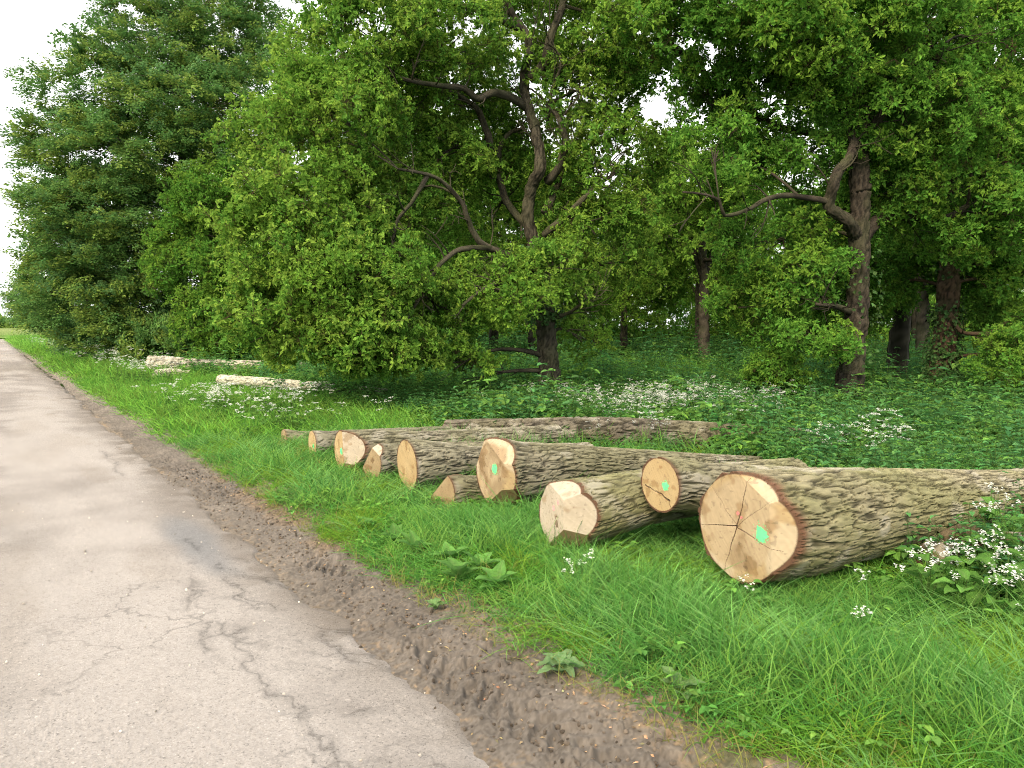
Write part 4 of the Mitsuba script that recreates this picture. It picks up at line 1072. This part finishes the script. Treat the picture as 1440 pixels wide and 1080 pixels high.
def flower_thing(x, y, scale, label, grp, groups=PARS):
    k = number('cow_parsley')
    m = upright(rf, np.array([[x, y, float(ground_z(np.array(x), np.array(y)))]]), scale, .1)[0]
    scene[k] = {'type': 'instance', 'to_world': T(m), 'shape': {'type': 'ref', 'id': groups[rf.integers(0, len(groups))]}}
    tag(k, label, 'cow parsley', grp)


ORD = 'first second third fourth fifth sixth seventh eighth ninth tenth eleventh twelfth thirteenth fourteenth fifteenth sixteenth seventeenth eighteenth nineteenth'.split()


def nth(i):
    i += 1
    if i < 20:
        return ORD[i - 1]
    return ['twentieth', 'thirtieth', 'fortieth', 'fiftieth'][i // 10 - 2] if i % 10 == 0 else ['twenty', 'thirty', 'forty', 'fifty'][i // 10 - 2] + '-' + ORD[i % 10 - 1]


def flower_patch(s, d, s0, s1, where, grp):
    pts = [xy(a, b) for a, b in zip(s, d) if b > .75]
    for i, (x, y) in enumerate(sorted(pts, key=lambda p: p[0] / p[1])):
        flower_thing(x, y, rf.uniform(s0, s1), f'white cow parsley, {nth(i)} from the left {where}', grp)


flower_patch(rf.normal(14.6, 1.5, 46), rf.normal(1.75, .62, 46), .55, .9, 'in the verge patch beside the log row', 'cow parsley patch on the verge left of the logs')
flower_patch(rf.normal(24.8, .8, 10), rf.normal(1.7, .3, 10), .8, 1.1, 'beside the far pale fallen trunk', 'cow parsley beside the far fallen trunk')
flower_patch(rf.normal(6.6, .3, 9), rf.normal(6.6, .25, 9), .6, .9, 'among the nettles behind the nearest log', 'white flowers behind the nearest log')
flower_patch(rf.normal(9.0, .5, 5), rf.normal(5.3, .3, 5), .5, .7, 'in front of the long dark trunk', 'white flowers at the long dark trunk')


def drift(key, label, m, groups):
    scatter(key, groups, m, rf.integers(0, len(groups), len(m)))
    tag(key, label, 'wild flowers', kind='stuff')


n = 190
x, y = rf.normal(2.7, 1.15, n), rf.normal(14.2, 1.3, n)
x += (y - 14) * .25
drift('flower_drift', 'hazy drift of small white flowers in the clearing between the two big oaks', upright(rf, np.c_[x, y, ground_z(x, y)], rf.uniform(.5, .8, n), .15), PARSF)
s, d = rf.uniform(26, 95, 130), rf.uniform(1.1, 3.4, 130)
x, y = xy(s, d)
drift('verge_flowers', 'white flower heads dotted along the far verge below the beech', upright(rf, np.c_[x, y, ground_z(x, y)], rf.uniform(.7, 1.15, 130), .12), PARSF)


def big_leaf(L, W, col, rng, wavy=.12, k=8):
    """One broad leaf as a mesh of its own: along +y, with a midrib and a wavy rim."""
    s = np.linspace(0, 1, k)
    prof = np.sin(np.pi * np.clip(s, .03, .985) ** .8) ** .8
    cols = []
    for q in (-1, -.5, 0, .5, 1):
        cols.append(np.c_[q * prof * W / 2, s * L, .22 * W * abs(q) * prof + wavy * W * np.sin(s * 15 + q * 3 + rng.uniform(0, 6)) * abs(q) * prof * .5 + L * (.30 * s - .42 * s ** 2)])
    v = np.stack(cols, 1).reshape(-1, 3)
    i, j = np.meshgrid(np.arange(k - 1), np.arange(4), indexing='ij')
    a = (i * 5 + j).ravel()
    f = np.vstack([np.stack([a, a + 1, a + 6], 1), np.stack([a, a + 6, a + 5], 1)])
    c = np.tile(col, (len(v), 1)) * (.85 + .3 * rng.random((len(v), 1)))
    c[2::5] = c[2::5] * .6 + np.array([.16, .24, .09]) * .4
    return v, f, c


def rosette(key, label, cat, x, y, n, L, W, col, seed, rise=.35, grp=None, wavy=.12):
    root = number(key)
    tag(root, label, cat, grp)
    rng = np.random.default_rng(seed)
    z = float(top_z(np.array(x), np.array(y))) + .005
    for i in range(n):
        a = i * 2.4 + rng.uniform(-.4, .4)
        up = rise * rng.uniform(.5, 1.4)
        v, f, c = big_leaf(L * rng.uniform(.65, 1.15), W * rng.uniform(.8, 1.15), np.array(col) * rng.uniform(.8, 1.2), rng, wavy)
        v = v @ np.array([[1, 0, 0], [0, math.cos(up), math.sin(up)], [0, -math.sin(up), math.cos(up)]])
        v = v @ np.array([[math.cos(a), math.sin(a), 0], [-math.sin(a), math.cos(a), 0], [0, 0, 1]])
        put(root + '__leaf' + (f'_{i:03d}' if i else ''), v + [x, y, z + .012 * i * .5], f, 'leaf', c, sm=True)


GD = 'dock plants along the muddy grass edge below the logs'
DG = (.135, .305, .075)
for i, (s, d, lab) in enumerate([(6.05, .62, 'first dock plant from the left of the leafy clump at the mud edge'), (5.75, .72, 'middle dock plant of the leafy clump at the mud edge'), (5.5, .80, 'dock plant at the right end of the leafy clump at the mud edge'),
                                 (5.35, .56, 'small dock plant at the front of the leafy clump, on bare mud'), (5.15, .72, 'dock plant on the mud right of the leafy clump'), (5.95, .95, 'dock plant at the back of the leafy clump, deep in grass'),
                                 (6.4, .62, 'dock plant at the mud edge left of the leafy clump'), (6.9, .58, 'little dock plant farthest left along the mud edge')]):
    rosette('dock_plant', lab, 'weed', *xy(s, d), 9, .185 if i < 6 else .13, .095, np.array(DG) * (1 + .1 * (i % 3 - 1)), 700 + i, .75, GD)
rosette('weed_rosette', 'grey green crinkled weed rosette alone on the mud in front of the grass', 'weed', .23, 3.56, 9, .14, .075, (.16, .27, .12), 720, .30, wavy=.4)
rosette('weed_rosette', 'dull green weed rosette at the grass edge nearest the camera', 'weed', .74, 3.30, 9, .12, .07, (.15, .26, .10), 721, .45, wavy=.35)
rosette('weed_rosette', 'small ragged weed rosette on the mud left of the crinkled one', 'weed', -.45, 4.42, 6, .09, .045, (.15, .26, .10), 722, .35, wavy=.3)


def mustard(label, x, y, h, heads, seed, spread=.13, leaf_n=11, leaf_L=.12):
    """A leafy plant with heads of white flowers, near enough that stalk, leaves and heads are its parts."""
    root = number('white_flowering_plant')
    tag(root, label, 'flowering plant', 'white flowering plants beside the nearest log')
    rng = np.random.default_rng(seed)
    o = np.array([x, y, float(ground_z(np.array(x), np.array(y)))])
    stems = []
    for i in range(heads):
        top = np.r_[rng.normal(size=2) * spread, h * rng.uniform(.72, 1.08)]
        p = curve([np.r_[rng.normal(size=2) * .015, -.02], np.r_[top[:2] * .35, h * .4], top], .06)
        stems.append(tube(p, np.linspace(.004, .002, len(p)), 4, (.10, .19, .05), 0, 0, False))
        fl = []
        for _ in range(rng.integers(4, 8)):
            fl.append(florets(rng, top + rng.normal(size=3) * [.020, .020, .012] + [0, 0, .01], 5, .011, .013, col=(.82, .84, .80)))
        v, f, c = join(*fl)
        hk = root + '__flower_head' + (f'_{i:03d}' if i else '')
        put(hk, v + o, f, 'leaf', c)
        labels[hk] = {'kind': 'stuff'}
    m = join(*stems)
    put(root + '__stem', m[0] + o, m[1], 'leaf', m[2])
    for i in range(leaf_n):
        a = rng.uniform(0, 2 * np.pi)
        up = rng.uniform(-.1, .5)
        v, f, c = big_leaf(leaf_L * rng.uniform(.6, 1.2), leaf_L * .78 * rng.uniform(.7, 1.1), np.array([.115, .265, .055]) * rng.uniform(.75, 1.25), rng, .15, 6)
        v = v @ np.array([[1, 0, 0], [0, math.cos(up), math.sin(up)], [0, -math.sin(up), math.cos(up)]])
        v = v @ np.array([[math.cos(a), math.sin(a), 0], [-math.sin(a), math.cos(a), 0], [0, 0, 1]])
        put(root + '__leaf' + (f'_{i:03d}' if i else ''), v + o + np.r_[np.array([-math.sin(a), math.cos(a)]) * rng.uniform(.01, spread), h * rng.uniform(.15, .85)], f, 'leaf', c, sm=True)


for i, (x, y, h, heads, lab) in enumerate([
    (2.42, 4.40, .34, 9, 'leafy plant with white flower heads in front of the rotten wood, leftmost of the clump'),
    (2.62, 4.42, .35, 10, 'leafy plant with dense white flower heads in the middle of the right hand clump'),
    (2.92, 4.58, .42, 8, 'white flowering plant at the back of the right hand clump, over the rotten wood'),
    (2.72, 4.15, .36, 8, 'white flowering plant low at the right edge, front of the clump'),
    (2.50, 4.15, .30, 5, 'low white flowering plant in the grass before the right hand clump'),
    (3.15, 4.95, .60, 7, 'tall white flowering plant against the log at the right edge'),
    (3.25, 4.75, .50, 5, 'leafy plant with few white flowers, right of the rotten wood'),
    (3.0, 4.3, .36, 7, 'white flowering plant outermost at the right edge'),
    (2.05, 4.22, .27, 3, 'small plant with three white flower heads in the grass under the nearest log'),
    (1.72, 3.85, .22, 2, 'tiny plant with two white flower heads in the grass below the nearest log'),
    (.43, 4.62, .26, 4, 'small plant with flat white flower heads in the grass before the pale weathered log'),
    (1.36, 4.35, .24, 2, 'little white flowering plant directly below the face of the nearest log'),
    (2.78, 3.90, .34, 7, 'white flowering plant in the tall grass at the right edge, nearest the camera'),
    (2.58, 3.72, .30, 4, 'sparse white flowering plant in the grass below the right hand clump'),
    (3.6, 5.0, .62, 7, 'white flowering plant beyond the right edge beside the log')]):
    mustard(lab, x, y, h, heads, 800 + i, .12 if heads > 4 else .06, 12 if heads > 4 else 4, .125 if heads > 4 else .07)

# ------------------------------------------------------------------ chips, twigs and pebbles on mud and lane
rc = np.random.default_rng(66)
parts = []
n = 1100
s, d = rc.uniform(.8, 11, n), rc.normal(.30, .24, n)
x, y = xy(s, d)
z = mud_z(s, d) + .006
parts.append(leaves(np.c_[x, y, z], rc.normal(size=(n, 3)) * [1, 1, .25], np.tile([[0, 0, 1.0]], (n, 1)) + rc.normal(size=(n, 3)) * .3, rc.uniform(.008, .034, n), rc.uniform(.005, .015, n), tone(rc, n, (.24, .165, .09), .45, .15), .2))
m = join(*parts)
put('wood_chips', m[0], m[1], 'rough', m[2])
tag('wood_chips', 'pale sawn wood chips and dead leaf bits scattered on the mud', 'wood chips', kind='stuff')
ico = trimesh.creation.icosphere(subdivisions=1)
parts = []
for _ in range(130):
    s, d = rc.uniform(1.2, 10), rc.uniform(-2.6, .3)
    r = rc.uniform(.003, .008)
    x, y = xy(s, d)
    v = np.array(ico.vertices) * r * rc.uniform(.6, 1.3, 3) + [x, y, (0 if d < -.3 else float(mud_z(np.array(s), np.array(d)))) + r * .3]
    parts.append((v, np.array(ico.faces), np.tile(np.array([.42, .39, .35]) * rc.uniform(.3, 1.5), (len(v), 1))))
cr = trimesh.creation.icosphere(subdivisions=0)
n = 1500
s, d = rc.uniform(1.5, 11, n) ** 1.0, rc.normal(.10, .20, n)
x, y = xy(s, d)
z = mud_z(s, d)
ok = (d > -.28) & (d < .5)
for a, b, c, e in zip(x[ok], y[ok], z[ok], rc.uniform(.003, .012, n)[ok]):
    v = np.array(cr.vertices) * e * rc.uniform(.6, 1.4, 3) + rc.normal(size=(12, 3)) * e * .15 + [a, b, c + e * .3]
    parts.append((v, np.array(cr.faces), np.tile(np.array([.085, .070, .055]) * rc.uniform(.5, 1.6), (12, 1))))
m = join(*parts)
put('pebbles', m[0], m[1], 'rough', m[2])
tag('pebbles', 'small loose pebbles and soil crumbs lying on the lane and its muddy edge', 'pebbles', kind='stuff')
